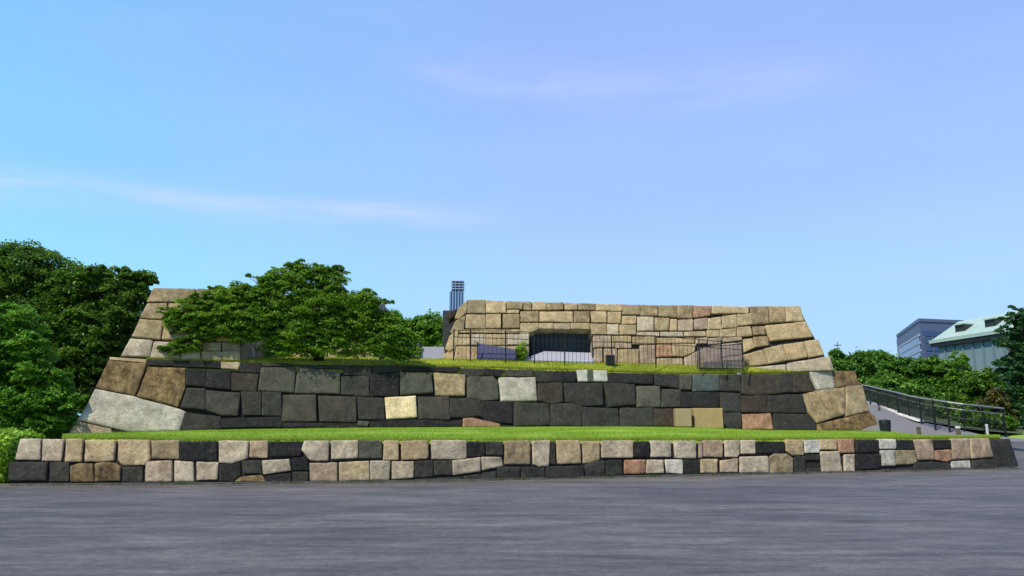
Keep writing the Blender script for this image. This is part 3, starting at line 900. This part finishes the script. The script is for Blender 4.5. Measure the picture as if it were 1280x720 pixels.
# railing on the terrace
def railing(name, posts, top, mid, base, off, label, surf, bars=0, rad=.025):
    root = empty(name, hit(posts[0], interp(posts[0], base), surf, off), label, 'railing')
    pt = []
    for x in posts:
        a = hit(x, interp(x, base), surf, off); b = hit(x, interp(x, top), surf, off); b.x, b.y = a.x, a.y
        m = MB(); m.tube([a-Vector((0, 0, .1)), b+Vector((0, 0, .04))], rad*1.25, 8); m.build('post', M_METAL, root); pt.append((a, b))
    for ln in (top, mid):
        m = MB(); L = []
        for x, (a, b) in zip(posts, pt):
            q = hit(x, interp(x, ln), surf, off); L.append(Vector((a.x, a.y-.0, q.z)))
        m.tube(L, rad*.75, 6); m.build('rail', M_METAL, root)
    if bars:
        m = MB()
        for (a, b), (c, d) in zip(pt, pt[1:]):
            nb = max(1, int((c-a).length/bars))
            for k in range(1, nb):
                s = k/nb; lo = a.lerp(c, s); hi = b.lerp(d, s); m.tube([lo, hi], rad*.32, 4)
        o = m.build('balusters', M_METAL, root); o['kind'] = 'stuff'
    return root
railing('terrace_railing', [567, 588, 632, 668, 706, 765, 820, 875, 903, 929],
        [(567, 414), (632, 415), (706, 418), (820, 421), (929, 430)], [(567, 422), (632, 424), (706, 427), (820, 430), (929, 438)],
        [(567, 450), (632, 452), (706, 455), (820, 457.5), (929, 461)], -1.1, 'thin dark metal railing running before the tan upper wall', s_up, .22, .029)
def panel(name, poly, surf, off, mat, label, cat='panel', th=.08):
    a = [hit(x, y, surf, off) for x, y in poly]; n = len(a); b = [p+Vector((0, th, 0)) for p in a]
    root = empty(name, a[-1], label, cat)
    link('board', a+b, [tuple(range(n)), tuple(range(2*n-1, n-1, -1))]+[(i, i+n, (i+1) % n+n, (i+1) % n) for i in range(n)], mat, root)
    m = MB()
    for i in (0, 1):
        p = Vector(a[i]); q = hit(poly[i][0], poly[-1][1]+4, surf, off)
        m2 = MB(); m2.tube([(p.x, p.y-.04, q.z), (p.x, p.y-.04, p.z+.06)], .035, 8); m2.build('post', M_METAL, root)
    return root
panel('barrier_panel', [(597, 429), (645, 437), (645, 450), (597, 449.5)], s_up, -.6, M_PANEL, 'slate-blue sloping barrier panel left of the dark doorway')
panel('barrier_panel', [(507, 431), (525, 429), (525, 449), (507, 449)], s_mid, 2.6, M_PANEL, 'narrow slate-blue panel right of the spreading tree')
panel('barrier_panel', [(526, 433.5), (556, 433.5), (556, 449), (526, 449)], s_mid, 2.8, M_GPANEL, 'pale grey panel in the gap between the two upper walls')
root = empty('mesh_screen', hit(900, 460, s_up, -.7), 'mauve-grey mesh screen at the right end of the terrace railing', 'screen')
M_MAUVE = simple('mauve_mesh', (.17, .14, .155), .7, 0, .3, 14)
c_ = [hit(x, y, s_up, -.7) for x, y in ((872, 434), (928, 430), (928, 461), (872, 460))]
for i, j in ((0, 1), (3, 2), (0, 3), (1, 2)):
    m = MB(); m.tube([c_[i], c_[j]], .03, 6); m.build('frame', M_METAL, root)
m = MB()
for k in range(1, 34):
    m.tube([c_[0].lerp(c_[1], k/34), c_[3].lerp(c_[2], k/34)], .017, 4)
for k in range(1, 12):
    m.tube([c_[0].lerp(c_[3], k/12), c_[1].lerp(c_[2], k/12)], .012, 4)
m.build('mesh_infill', M_MAUVE, root)
m = MB(); a = hit(758, 444, s_up, -.9); b = hit(769, 456, s_up, -.9); root = empty('utility_box', (a.x, a.y, b.z), 'small dark box at the foot of the upper wall right of the doorway', 'utility box')
m.box(a.x, b.x, a.y, a.y+.35, b.z, a.z-.05); m.build('box_body', M_METAL, root); m = MB(); m.hexa([(a.x-.03, a.y-.03, a.z-.05), (b.x+.03, a.y-.03, a.z-.05), (b.x+.03, a.y+.38, a.z-.05), (a.x-.03, a.y+.38, a.z-.05), (a.x+.02, a.y, a.z+.02), (b.x-.02, a.y, a.z+.02), (b.x-.02, a.y+.35, a.z+.06), (a.x+.02, a.y+.35, a.z+.06)]); m.build('lid', M_METAL, root)

# right-hand approach path, kerb, fence, posts
pl = [atY(1085, 541, 42), atY(1060, 530, 46), atY(1050, 516, 52), atY(1050, 506, 59), atY(1050, 498, 66)]
pr = [atY(1232, 544.5, 34), atY(1208, 539, 36.5), atY(1152, 527.5, 42), atY(1100, 508.5, 52), atY(1078, 498, 64)]
path_rows = []
for a, b in zip(pl, pr): path_rows.append([a.lerp(b, k/6) for k in range(7)])
near = [p+Vector((0, -6 if k > 2 else -1.5, -.18)) for k, p in enumerate(path_rows[0])]
sheet('path', [near]+path_rows, M_PATH)
kroot = empty('stone_kerb', atY(1120, 516, 47), 'line of irregular white stones edging the rising path', 'kerb')
kp = [(1086, 503, 57), (1098, 507, 54), (1110, 512, 50.5), (1120, 516, 48), (1130, 520, 45.5), (1142, 524, 43), (1152, 527, 41.5)]
for (x0, y0, Y0), (x1, y1, Y1) in zip(kp, kp[1:]):
    a = atY(x0, y0, Y0); b = atY(x1, y1, Y1); a = a.lerp(b, .04)
    d = (b-a).normalized(); nn = Vector((-d.y, d.x, 0)).normalized()*random.uniform(.12, .2)
    h = Vector((0, 0, random.uniform(.07, .15))); m = MB()
    m.hexa([a-nn, b-nn, b+nn, a+nn, a-nn*.8+h, b-nn*.8+h*.8, b+nn*.8+h, a+nn*.8+h*.9]); m.build('kerb_stone', M_WHITEK, kroot)
# slope of earth beyond the path under the trees
sl = [atY(1076, 500, 64), atY(1100, 506.5, 53), atY(1152, 526, 42.5), atY(1206, 537.5, 36.8), atY(1260, 541, 38.6)]
sheet('bank', [[p for p in sl], [p+Vector((8, 6, -.3)) for p in sl], [p+Vector((30, 26, -1)) for p in sl]], M_EARTH, bumpz=.2)
rl = [atY(1218, 549, 36), atY(1262, 551, 36.5), atY(1400, 552, 38)]
ap0 = [Vector((16.9, 25.0, .004)), Vector((22, 24.5, .004)), Vector((60, 24.0, .004))]
ap1 = [Vector((15.9, 36.2, rl[0].z-.01)), Vector((rl[1].x, 36.6, rl[1].z-.01)), Vector((60, 38.6, rl[2].z-.02))]
sheet('road_apron', [ap0, [p.lerp(q, .5) for p, q in zip(ap0, ap1)], ap1, [p+Vector((0, 12, .1)) for p in ap1]], M_ASPH)
sheet('side_lawn', [rl, [atY(1205, 541, 39.5), atY(1262, 541.5, 40), atY(1420, 543, 43)], [atY(1205, 537, 47), atY(1262, 537, 47), atY(1420, 537, 50)]], M_LAWN, bumpz=.04, skirt=.12)
# fence: posts with three rails and wire
froot = empty('park_fence', atY(1206, 538, 36.4), 'dark post-and-rail fence descending beside the rising path', 'fence')
fp = [(1079, 501.5, 58), (1088, 504, 55.5), (1098, 507.5, 53), (1110, 511.5, 50), (1123, 516, 47), (1137, 521.5, 44), (1152, 526.5, 41), (1169, 531, 38.2), (1187, 535, 36.8), (1206, 538, 36.4), (1231, 540, 37), (1257, 542, 38)]
PA = []
for i, (x, y, Y) in enumerate(fp):
    a = atY(x, y, Y); PA.append(a)
    m = MB(); m.box(a.x-.035, a.x+.035, a.y-.035, a.y+.035, a.z-.3, a.z+1.3); m.build('post', M_METAL, froot)
for h, r_ in ((1.26, .05), (.98, .022), (.55, .022), (.12, .022)):
    m = MB(); m.tube([p+Vector((0, -.05, h)) for p in PA], r_, 6); m.build('rail', M_GREYM if h > .9 else M_METAL, froot)
m = MB()
for a, b in zip(PA, PA[1:]):
    nb = int((b-a).length/.12)
    for k in range(1, nb):
        q = a.lerp(b, k/nb); m.tube([q+Vector((0, 0, .12)), q+Vector((0, 0, 1.24))], .010, 4)
m.build('balusters', M_METAL, froot)['kind'] = 'stuff'
def bollard(px, py, Y, h, r_, mat, label, pale=False):
    a = atY(px, py, Y); root = empty('bollard', a, label, 'bollard', 'short posts beside the path')
    m = MB(); m.tube([a-Vector((0, 0, .05)), a+Vector((0, 0, h*.8)), a+Vector((0, 0, h*.8))], [r_, r_*.95, r_*.95], 10); m.build('shaft', mat, root)
    m = MB(); m.tube([a+Vector((0, 0, h*.8)), a+Vector((0, 0, h*.95)), a+Vector((0, 0, h))], [r_*1.15, r_*1.1, r_*.5], 10); m.build('cap', M_GRANITE if pale else mat, root)
bollard(1149, 545, 34, .42, .09, M_WOODP, 'short brown post on the lawn edge left of the pale-topped one')
bollard(1198.5, 546, 30, .42, .09, M_WOODP, 'pale-topped brown post at the lower end of the path', True)
bollard(1099.5, 518, 50, .5, .08, M_WOODP, 'brown post high up the path near the wall corner')
bollard(1234.5, 543, 31, .42, .05, M_GRANITE, 'pale slim post before the lower end of the dark fence', True)
# black sign stand / bin by the wall corner
a = atY(1107, 540, 39.5); root = empty('litter_bin', a, 'squat black bin beside the right corner of the stone tier', 'bin')
m = MB(); m.tube([a, a+Vector((0, 0, .5)), a+Vector((0, 0, .55))], [.26, .30, .27], 14); m.build('bin_body', M_METAL, root)
m = MB(); m.tube([a+Vector((0, 0, .55)), a+Vector((0, 0, .62)), a+Vector((0, 0, .66))], [.31, .29, .12], 14); m.build('lid', M_METAL, root)

# ------------------------------------------------------------------ buildings far behind
def px_face(name, poly, Ys, mat, parent, th=.3):
    a = [atY(x, y, Y) for (x, y), Y in zip(poly, Ys)]; n = len(a); b = [p+Vector((0, th, 0)) for p in a]
    return link(name, a+b, [tuple(range(n)), tuple(range(2*n-1, n-1, -1))]+[(i, i+n, (i+1) % n+n, (i+1) % n) for i in range(n)], mat, parent)
M_OFF = simple('office_cladding', (.10, .125, .20), .5, .1, .1, .2)
M_OFFG = simple('office_glass', (.055, .10, .19), .15, .4, .1, .2)
M_BAND = simple('pale_band', (.38, .42, .52), .6)
M_COPPER = simple('green_copper_roof', (.31, .40, .345), .6, 0, .16, .5)
M_TEAL = simple('teal_grey_wall', (.15, .215, .235), .7, 0, .12, .1)
# office block
YL, YC, YR = 245, 205, 215
root = empty('office_building', atY(1150, 520, 205), 'distant blue-grey office block with pale horizontal bands', 'building')
c0 = atY(1121, 418, YL); c1 = atY(1149, 402, YC); c2 = atY(1205, 404, YC+4); top = c1.z
c0.z = c1.z = c2.z = top; c3 = c2+Vector((0, 42, 0)); c3.x += 6; c4 = c0+Vector((6, 12, 0))
fp4 = [c0, c1, c2, c3, c4]
link('tower_body', [Vector((p.x, p.y, 0)) for p in fp4]+fp4, [(4, 3, 2, 1, 0), (5, 6, 7, 8, 9)]+[(i, (i+1) % 5, (i+1) % 5+5, i+5) for i in range(5)], M_OFF, root)
def strip(name, a, b, z0, z1, off, mat, parent):
    d = (b-a); n_ = Vector((d.y, -d.x, 0)).normalized()*off
    m = MB(); A, B = a+n_, b+n_
    m.hexa([(A.x, A.y, z0), (B.x, B.y, z0), (b.x, b.y, z0), (a.x, a.y, z0), (A.x, A.y, z1), (B.x, B.y, z1), (b.x, b.y, z1), (a.x, a.y, z1)])
    return m.build(name, mat, parent)
for k in range(7):
    z = top-3.9-k*2.2
    strip('band', c0.lerp(c1, .02), c0.lerp(c1, .98), z, z+.5, .3, M_BAND, root)
    strip('window_row', c0.lerp(c1, .04), c0.lerp(c1, .96), z-1.55, z-.1, .12, M_OFFG, root)
for k in range(9):
    z = top-2.6-k*2.1
    strip('window_row', c1.lerp(c2, .05), c1.lerp(c2, .98), z-1.4, z, .15, M_OFFG, root)
for k in range(6):
    q = c1.lerp(c2, .05+.18*k); strip('mullion', q, q+(c2-c1).normalized()*.3, 3, top-4, .3, M_OFF, root)
strip('parapet', c0, c1, top, top+.9, .2, M_OFF, root); strip('parapet', c1, c2, top, top+.9, .2, M_OFF, root)
# hall with green roof
root = empty('hall_building', atY(1220, 520, 120), 'large teal-grey hall under a pale green sloping roof with two dark dormers', 'building')
A = atY(1163, 426.5, 128); B = atY(1330, 402, 101); zE = A.z; B.z = zE
dirv = (B-A).normalized(); back = Vector((-dirv.y, dirv.x, 0))*14
if back.y < 0: back = -back
rz = 4.6
ridA = atY(1198, 402, 135); rv_ = ridA-A; ridB = B+rv_
wa, wb = A+dirv*1.0+back*.04, B+back*.04; wc, wd = wb+back*1.2, wa+back*1.2
link('wall', [Vector((p.x, p.y, 0)) for p in (wa, wb, wc, wd)]+[Vector((p.x, p.y, zE-.1)) for p in (wa, wb, wc, wd)], [(0, 3, 2, 1), (0, 1, 5, 4), (1, 2, 6, 5), (2, 3, 7, 6), (3, 0, 4, 7)], M_TEAL, root)
rf = link('roof', [A, B, ridB, ridA, A+rv_*1.9-Vector((0, 0, 2*(rv_.z)*.9)), B+rv_*1.9-Vector((0, 0, 2*rv_.z*.9)), A-Vector((0, 0, .5)), B-Vector((0, 0, .5))], [(0, 1, 2, 3), (3, 2, 5, 4), (0, 3, 4), (6, 7, 1, 0)], M_COPPER, root)
strip('eave', A-Vector((0, 0, 0)), B, zE-1.15, zE-.45, .1, M_METAL, root)
strip('fascia', A-dirv*.1, B, zE-.45, zE+.12, .25, M_COPPER, root)
for s_ in (.15, .40):
    for_ = A.lerp(B, s_)+rv_*.30; w_ = dirv*2.3
    n_ = Vector((dirv.y, -dirv.x, 0))
    bk_ = Vector((rv_.x, rv_.y, 0))*.45; p = [for_, for_+w_, for_+w_+bk_, for_+bk_]
    link('dormer', p+[q+Vector((0, 0, 1.15)) for q in p[:2]]+[p[2]+Vector((0, 0, 1.3)), p[3]+Vector((0, 0, 1.3))], [(0, 1, 5, 4), (1, 2, 6, 5), (3, 0, 4, 7), (4, 5, 6, 7)], simple('dormer_louvre', (.02, .022, .025), .6), root)
    top4 = [q+Vector((0, 0, 1.17))+n_*.3 for q in p[:2]]+[p[2]+Vector((0, 0, 1.4)), p[3]+Vector((0, 0, 1.4))]
    link('dormer_roof', top4+[q+Vector((0, 0, .18)) for q in top4], [(0, 3, 2, 1), (4, 5, 6, 7), (0, 1, 5, 4), (1, 2, 6, 5), (3, 0, 4, 7)], M_COPPER, root)
for s_ in np.linspace(.06, .96, 12):
    q = wa.lerp(wb, float(s_)); strip('pilaster', q, q+dirv*.35, 0, zE-1.2, .18, simple('pilaster_grey', (.12, .175, .195), .7) if s_ < .08 else bpy.data.materials['pilaster_grey'], root)
for z in (5.0, 9.0): strip('string_course', wa, wb, z, z+.2, .1, bpy.data.materials['pilaster_grey'], root)
# skyscraper behind the upper wall
root = empty('skyscraper', atY(570, 520, 520), 'slim distant blue glass skyscraper with an open lattice top', 'building')
a = atY(562, 364, 520); b = atY(579, 364, 520); zt = atY(570, 351, 520).z
m = MB(); m.box(a.x, b.x, 520, 530, 0, a.z); m.build('tower_body', M_OFFG, root)
mm = simple('tower_fin', (.28, .36, .50), .5)
for k in range(5):
    x = a.x+(b.x-a.x)*(k+.1)/5; m = MB(); m.box(x, x+.6, 519.6, 519.98, 0, a.z); m.build('fin', mm, root)
m = MB(); m.box(a.x+3.4, b.x-2.2, 522, 528, a.z, zt-1); m.build('service_core', M_OFF, root)
for k in range(4):
    z = a.z+1.5+k*(zt-a.z-1.5)/3.2; m = MB(); m.box(a.x+1.2, b.x+.3, 519.8, 529, z, z+.55); m.build('lattice_deck', mm, root)
for k in range(4):
    x = a.x+1.4+k*(b.x-a.x-1.8)/3; m = MB(); m.box(x, x+.3, 520, 520.4, a.z, zt); m.build('lattice_post', mm, root)
# small mast beyond the trees at right
root = empty('radio_mast', atY(1046.5, 520, 260), 'tiny grey mast rising over the trees right of the upper wall', 'mast')
m = MB(); p = atY(1046.5, 427, 260); m.tube([(p.x, 260, 0), (p.x, 260, p.z)], [.5, .18], 6); m.build('pole', M_GREYM, root)
for dz in (1.2, 2.4): m = MB(); m.box(p.x-1.7+dz*.4, p.x+1.7-dz*.4, 259.8, 260.2, p.z-dz-.3, p.z-dz+.1); m.build('crossarm', M_GREYM, root)
m = MB(); m.box(p.x-1.1, p.x+1.1, 259.2, 260.8, p.z-6, p.z-3.4); m.build('equipment_cabin', M_GREYM, root)

# ------------------------------------------------------------------ trees
def leaf_cloud(centers, radii, counts, size, flat=.5, clump=.0, upb=.6, per=150):
    """leaf quads gathered in flattened sprays inside ellipsoids; returns verts, quads, tone"""
    P_, T_, C_ = [], [], []
    for c, r, n in zip(centers, radii, counts):
        c = np.array(c); r = np.array(r); ns = max(4, n//per)
        d = rng.normal(size=(ns, 3)); d /= np.linalg.norm(d, axis=1)[:, None]
        rad = .35+.72*rng.random(ns)**.6
        sc = c+d*r*rad[:, None]
        sr = math.sqrt(r[0]*r[2])*clump*(.5+1.0*rng.random(ns))
        k = rng.integers(0, ns, n)
        th = rng.random(n)*6.283; rr = rng.random(n)**.6; z = rng.normal(0, .5, n)*flat
        el_ = .7+.6*rng.random(ns)
        off = np.stack([np.cos(th)*rr*el_[k], np.sin(th)*rr/el_[k], z-.35*rr*rr], 1)
        tl = rng.normal(0, .22, (ns, 2)); off[:, 2] += (off[:, :2]*tl[k]).sum(1)
        P_.append(sc[k]+off*sr[k][:, None]); st = rng.random(ns)
        T_.append(np.clip(st[k]*.55+rng.random(n)*.45, 0, 1))
    p = np.concatenate(P_); tone = np.concatenate(T_); n = len(p)
    nm = rng.normal(size=(n, 3)); nm[:, 2] = np.abs(nm[:, 2])+upb; nm /= np.linalg.norm(nm, axis=1)[:, None]
    a = np.cross(nm, rng.normal(size=(n, 3))); a /= np.linalg.norm(a, axis=1)[:, None]; b = np.cross(nm, a)
    s = size*(.6+.8*rng.random(n))[:, None]
    v = np.stack([p-a*s, p-b*s*.5, p+a*s, p+b*s*.5], 1)
    return v.reshape(-1, 3), np.arange(n*4).reshape(-1, 4), tone
def tree(name, label, Y, ells, base, mat, leaf, nleaf, trunk_r=.2, clump=.32, flat=.45, group=None, cat='tree', depthk=.8, limbs=True, trunk_mat=None):
    """ells: (px, py, rx, ry[, dY]) in photograph units at distance Y"""
    sc = Y/F; cs, rs, vol = [], [], []
    for e in ells:
        dy = e[4] if len(e) > 4 else 0
        c = atY(e[0], e[1], Y+dy); k = (Y+dy)/F; r = (e[2]*k, depthk*(e[2]+e[3])/2*k, e[3]*k); cs.append(tuple(c)); rs.append(r); vol.append((r[0]*r[1]*r[2])**.72)
    vol = np.array(vol); cnt = (nleaf*vol/vol.sum()).astype(int)+(nleaf//90)
    root = empty(name, base, label, cat, group)
    v, q, tn = leaf_cloud(cs, rs, cnt, leaf, flat, clump)
    link_np('crown', v, q, mat, root, attr=tn)
    base = Vector(base); m = MB()
    cc = sum((Vector(c) for c in cs), Vector())/len(cs)
    lo = min(c[2]-r[2] for c, r in zip(cs, rs)); fork = base.lerp(Vector((cc.x, cc.y, max(base.z+.5, lo+.35*(cc.z-lo)))), .75)
    fork.z = max(base.z+.4*(cc.z-base.z), base.z+.4)
    bend = base.lerp(fork, .5)+Vector((trunk_r*.7, 0, 0))
    m.tube([base-Vector((0, 0, .2)), base+Vector((0, 0, .15)), bend, fork], [trunk_r*1.5, trunk_r*1.1, trunk_r*.9, trunk_r*.75], 10)
    m.build('trunk', trunk_mat or M_BARK, root, True)
    if limbs:
        m = MB()
        for c, r in zip(cs, rs):
            c = Vector(c); mid = fork.lerp(c, .5)+Vector((random.uniform(-.2, .2), random.uniform(-.2, .2), .12*(c-fork).length))
            m.tube([fork-Vector((0, 0, .1)), mid, c], [trunk_r*.5, trunk_r*.3, trunk_r*.12], 6)
            for _ in range(4):
                e = c+Vector((random.uniform(-.8, .8)*r[0], random.uniform(-.8, .8)*r[1], random.uniform(-.3, .8)*r[2]))
                m.tube([mid, (mid+e)/2+Vector((0, 0, .1)), e], [trunk_r*.18, trunk_r*.12, trunk_r*.04], 5)
        m.build('limbs', trunk_mat or M_BARK, root, True)
    return root
# the spreading tree on the terrace
Ym = 36.2
ells = [(370, 345, 40, 16), (330, 355, 34, 15), (408, 352, 34, 17), (300, 368, 34, 15), (262, 378, 34, 16), (238, 392, 30, 16), (350, 375, 46, 24), (400, 385, 44, 26), (440, 375, 34, 20),
        (455, 380, 26, 12), (425, 402, 42, 24), (465, 412, 34, 20), (300, 398, 44, 20), (250, 412, 30, 14), (345, 410, 42, 22), (222, 398, 22, 10), (214, 434, 14, 7), (212, 388, 12, 6), (490, 440, 24, 10), (500, 425, 24, 16), (474, 398, 22, 14), (488, 412, 22, 14), (505, 438, 22, 10), (380, 334, 26, 10), (418, 336, 20, 5), (275, 362, 18, 5), (385, 425, 44, 18), (440, 428, 44, 16), (232, 430, 20, 9), (350, 432, 32, 11), (300, 420, 22, 10), (482, 377, 9, 3), (478, 430, 18, 12)]
ells = [(e[0], e[1], e[2]*1.0, e[3], (e[0]-400)*.0095+.25) for e in ells]
tree('spreading_tree', 'wide low spreading tree with layered leaves on the grassy tier', Ym, ells, tuple(atY(398, 448.5, 37.6)), ML_MAIN, .062, 170000, .26, .34, .20, depthk=.3)
# trees at the left
tree('dark_broadleaf_tree', 'tall dark broadleaf tree rising behind the left slope of the stone base', 44,
     [(20, 345, 60, 40), (-30, 360, 50, 50), (75, 355, 50, 30), (120, 360, 50, 28), (160, 362, 38, 24), (60, 400, 60, 45), (120, 400, 50, 45), (165, 390, 30, 32), (100, 440, 50, 45), (60, 470, 50, 40), (135, 430, 34, 36), (20, 420, 55, 50), (25, 318, 26, 14), (-15, 325, 40, 20), (150, 344, 34, 12), (185, 350, 14, 7), (105, 480, 34, 34), (50, 505, 40, 30)],
     (-27, 45, 0), ML_DARK, .10, 200000, .5, .28, .3)
tree('maple_tree', 'bright green feathery maple at the left edge above the clipped hedge', 33,
     [(10, 400, 40, 20), (-20, 430, 50, 40), (30, 430, 34, 22), (20, 460, 50, 26), (60, 470, 26, 14), (40, 495, 48, 20), (78, 500, 24, 16), (0, 510, 60, 28), (55, 525, 40, 16), (-20, 480, 50, 40), (5, 385, 24, 9)],
     (-21.5, 33.5, .0), ML_MAPLE, .065, 120000, .2, .34, .2)
for (px, py, rx, ry, Y, lab) in ((58, 540, 26, 12, 36, 'dark low shrub in the gap between hedge and stone base'), (20, 545, 34, 14, 37, 'dark low shrub behind the clipped hedge')):
    tree('shrub', lab, Y, [(px, py, rx, ry), (px+8, py+6, rx*.8, ry)], tuple(atY(px, py+24, Y)), ML_DARK, .07, 12000, .05, .35, .6, cat='shrub', group='dark shrubs at the left', limbs=False)
# clipped hedge
root = empty('clipped_hedge', (-15, 20, 0), 'bright yellow-green clipped hedge at the left end of the low wall', 'hedge')
n = 42000
hx0, hx1, hy0, hy1, hz = -19.5, -13.1, 19.2, 21.0, 1.27
face = rng.random(n); u = rng.random(n); w = rng.random(n)
p = np.zeros((n, 3))
ft = face < .45; ff = (face >= .45) & (face < .85); fr_ = face >= .85
p[ft] = np.stack([hx0+(hx1-hx0)*u, hy0+(hy1-hy0)*w, np.full(n, hz)], 1)[ft]
p[ff] = np.stack([hx0+(hx1-hx0)*u, np.full(n, hy0), hz*w], 1)[ff]
p[fr_] = np.stack([np.full(n, hx1), hy0+(hy1-hy0)*u, hz*w], 1)[fr_]
cc = np.array([(hx0+hx1)/2, (hy0+hy1)/2, hz/2]); hf = np.array([(hx1-hx0)/2, (hy1-hy0)/2, hz/2])
q = (p-cc)/hf; e_ = 5; q[:, :2] = q[:, :2]; ln = (np.abs(q[:, 1])**4+np.maximum(q[:, 2], 0)**4+(np.maximum(q[:, 0], .0))**14)**(1/4); q[:, 1] /= np.maximum(ln, 1)**.9; q[:, 2] = np.where(q[:, 2] > 0, q[:, 2]/np.maximum(ln, 1), q[:, 2]); p = cc+q*hf
p += rng.normal(size=(n, 3))*.045
nm = rng.normal(size=(n, 3))*.8+q*1.1; nm /= np.linalg.norm(nm, axis=1)[:, None]
a = np.cross(nm, rng.normal(size=(n, 3))); a /= np.linalg.norm(a, axis=1)[:, None]; b = np.cross(nm, a); s = .045*(.6+.8*rng.random(n))[:, None]
v = np.stack([p-a*s, p-b*s*.6, p+a*s, p+b*s*.6], 1).reshape(-1, 3)
link_np('foliage', v, np.arange(n*4).reshape(-1, 4), ML_HEDGE, root, attr=rng.random(n))
m = MB(); m.box(hx0+.2, hx1-.22, hy0+.22, hy1-.2, 0, hz-.22); m.build('twiggy_core', simple('hedge_inside', (.012, .022, .006), .95), root)
# trees in the gap and beyond the upper walls
tree('round_tree', 'light green rounded tree seen through the gap between the upper walls', 62,
     [(500, 407, 36, 17), (530, 410, 30, 16), (475, 412, 30, 24), (510, 430, 40, 22), (545, 425, 20, 22)], (-8.5, 62, 0), ML_LIGHT, .13, 45000, .25, .32, .5, 'trees beyond the stone base')
# bush by the doorway
tree('shrub', 'small yellow-green bush beside the dark doorway', 41, [(653, 438, 8, 9), (649, 444, 8, 6)], tuple(hit(653, 452, s_up, -.4)), ML_HEDGE, .05, 3000, .03, .4, .8, cat='shrub', limbs=False)
# trees at the right
G = 'trees beyond the path'
tree('broadleaf_tree', 'broad rounded green tree directly right of the upper wall', 88, [(1065, 455, 36, 18), (1095, 458, 30, 18), (1050, 475, 30, 28), (1085, 480, 36, 28)], (38, 88, 0), ML_FAR, .20, 40000, .4, .3, .45, G)
tree('broadleaf_tree', 'green tree below the left side of the office block', 80, [(1125, 465, 28, 16), (1145, 462, 24, 14), (1130, 485, 36, 24), (1110, 490, 28, 22)], (43, 80, 0), ML_FAR, .18, 34000, .35, .3, .45, G)
tree('broadleaf_tree', 'dense green tree below the left end of the teal hall', 72, [(1165, 462, 26, 15), (1180, 475, 26, 20), (1165, 495, 34, 22), (1195, 497, 28, 22)], (42.5, 72, 0), ML_FAR, .17, 34000, .35, .3, .45, G)
tree('slender_tree', 'slender young tree with a pale trunk standing before the teal hall', 60, [(1199, 445, 9, 9), (1203, 458, 13, 11), (1196, 470, 14, 11), (1205, 485, 14, 14)], (37.5, 60, 0), ML_LIGHT, .10, 9000, .08, .34, .45, G, trunk_mat=M_GREYM)
tree('broadleaf_tree', 'darker green tree between the slender tree and the big conifer', 58, [(1222, 485, 24, 18), (1235, 475, 18, 14), (1215, 505, 28, 18), (1245, 505, 26, 24)], (38.5, 58, 0), ML_DARK, .13, 34000, .3, .3, .45, G)
tree('reddish_shrub', 'rusty-tinged shrub behind the fence near its lower end', 46, [(1245, 500, 14, 12), (1238, 510, 14, 12), (1252, 518, 12, 14)], (29.5, 46, .8), leaf_mat('leaves_rusty', (.06, .04, .012), (.10, .10, .02), (.20, .12, .04)), .08, 12000, .06, .3, .5, cat='shrub')
for px, py, rx, ry, Y, lab in ((1112, 503, 26, 15, 62, 'dark green shrub mass behind the upper end of the fence'), (1150, 512, 26, 16, 54, 'dark green shrub mass behind the middle of the fence'), (1190, 520, 26, 18, 47, 'dark green shrub mass behind the lower end of the fence'), (1232, 526, 28, 16, 42, 'dark shrub at the foot of the big conifer'), (1085, 492, 20, 12, 72, 'shrub at the top of the fence by the wall corner')):
    tree('shrub', lab, Y, [(px, py, rx, ry), (px+14, py+4, rx*.7, ry*.9), (px-14, py-2, rx*.7, ry*.9)], tuple(atY(px, py+ry, Y)), ML_DARK, .10, 15000, .06, .3, .5, cat='shrub', group='shrubs behind the fence', limbs=False)
tree('conifer', 'tall dark layered conifer cut by the right edge of the view', 47,
     [(1278, 384, 14, 5), (1274, 398, 22, 7), (1280, 412, 30, 8), (1268, 428, 26, 8), (1285, 440, 36, 9), (1266, 455, 24, 8), (1282, 470, 36, 10), (1268, 488, 28, 10), (1285, 505, 34, 12), (1270, 520, 30, 12), (1300, 420, 30, 30), (1310, 470, 36, 40)],
     (35.2, 47, .3), ML_PINE, .085, 70000, .28, .34, .3)
for k, (X, Yt, h) in enumerate(((-45, 58, 9), (-38, 62, 8), (60, 84, 9), (72, 90, 10), (52, 64, 8))):
    c = Vector((X, Yt, h*.6)); px = 640+F*X/Yt
    tree('broadleaf_tree', ['dark tree partly outside the left edge', 'dark tree behind the maple at left', 'green tree outside the right edge', 'tall green tree far right', 'green tree right of the conifer'][k], Yt,
         [(px, HY-(h*.62-EYE)*F/Yt, 3.6*F/Yt, 2.6*F/Yt), (px+1.8*F/Yt, HY-(h*.45-EYE)*F/Yt, 3*F/Yt, 2.2*F/Yt), (px-2*F/Yt, HY-(h*.42-EYE)*F/Yt, 3*F/Yt, 2.2*F/Yt)], (X, Yt, 0), ML_DARK, .16, 18000, .3, .3, .5)
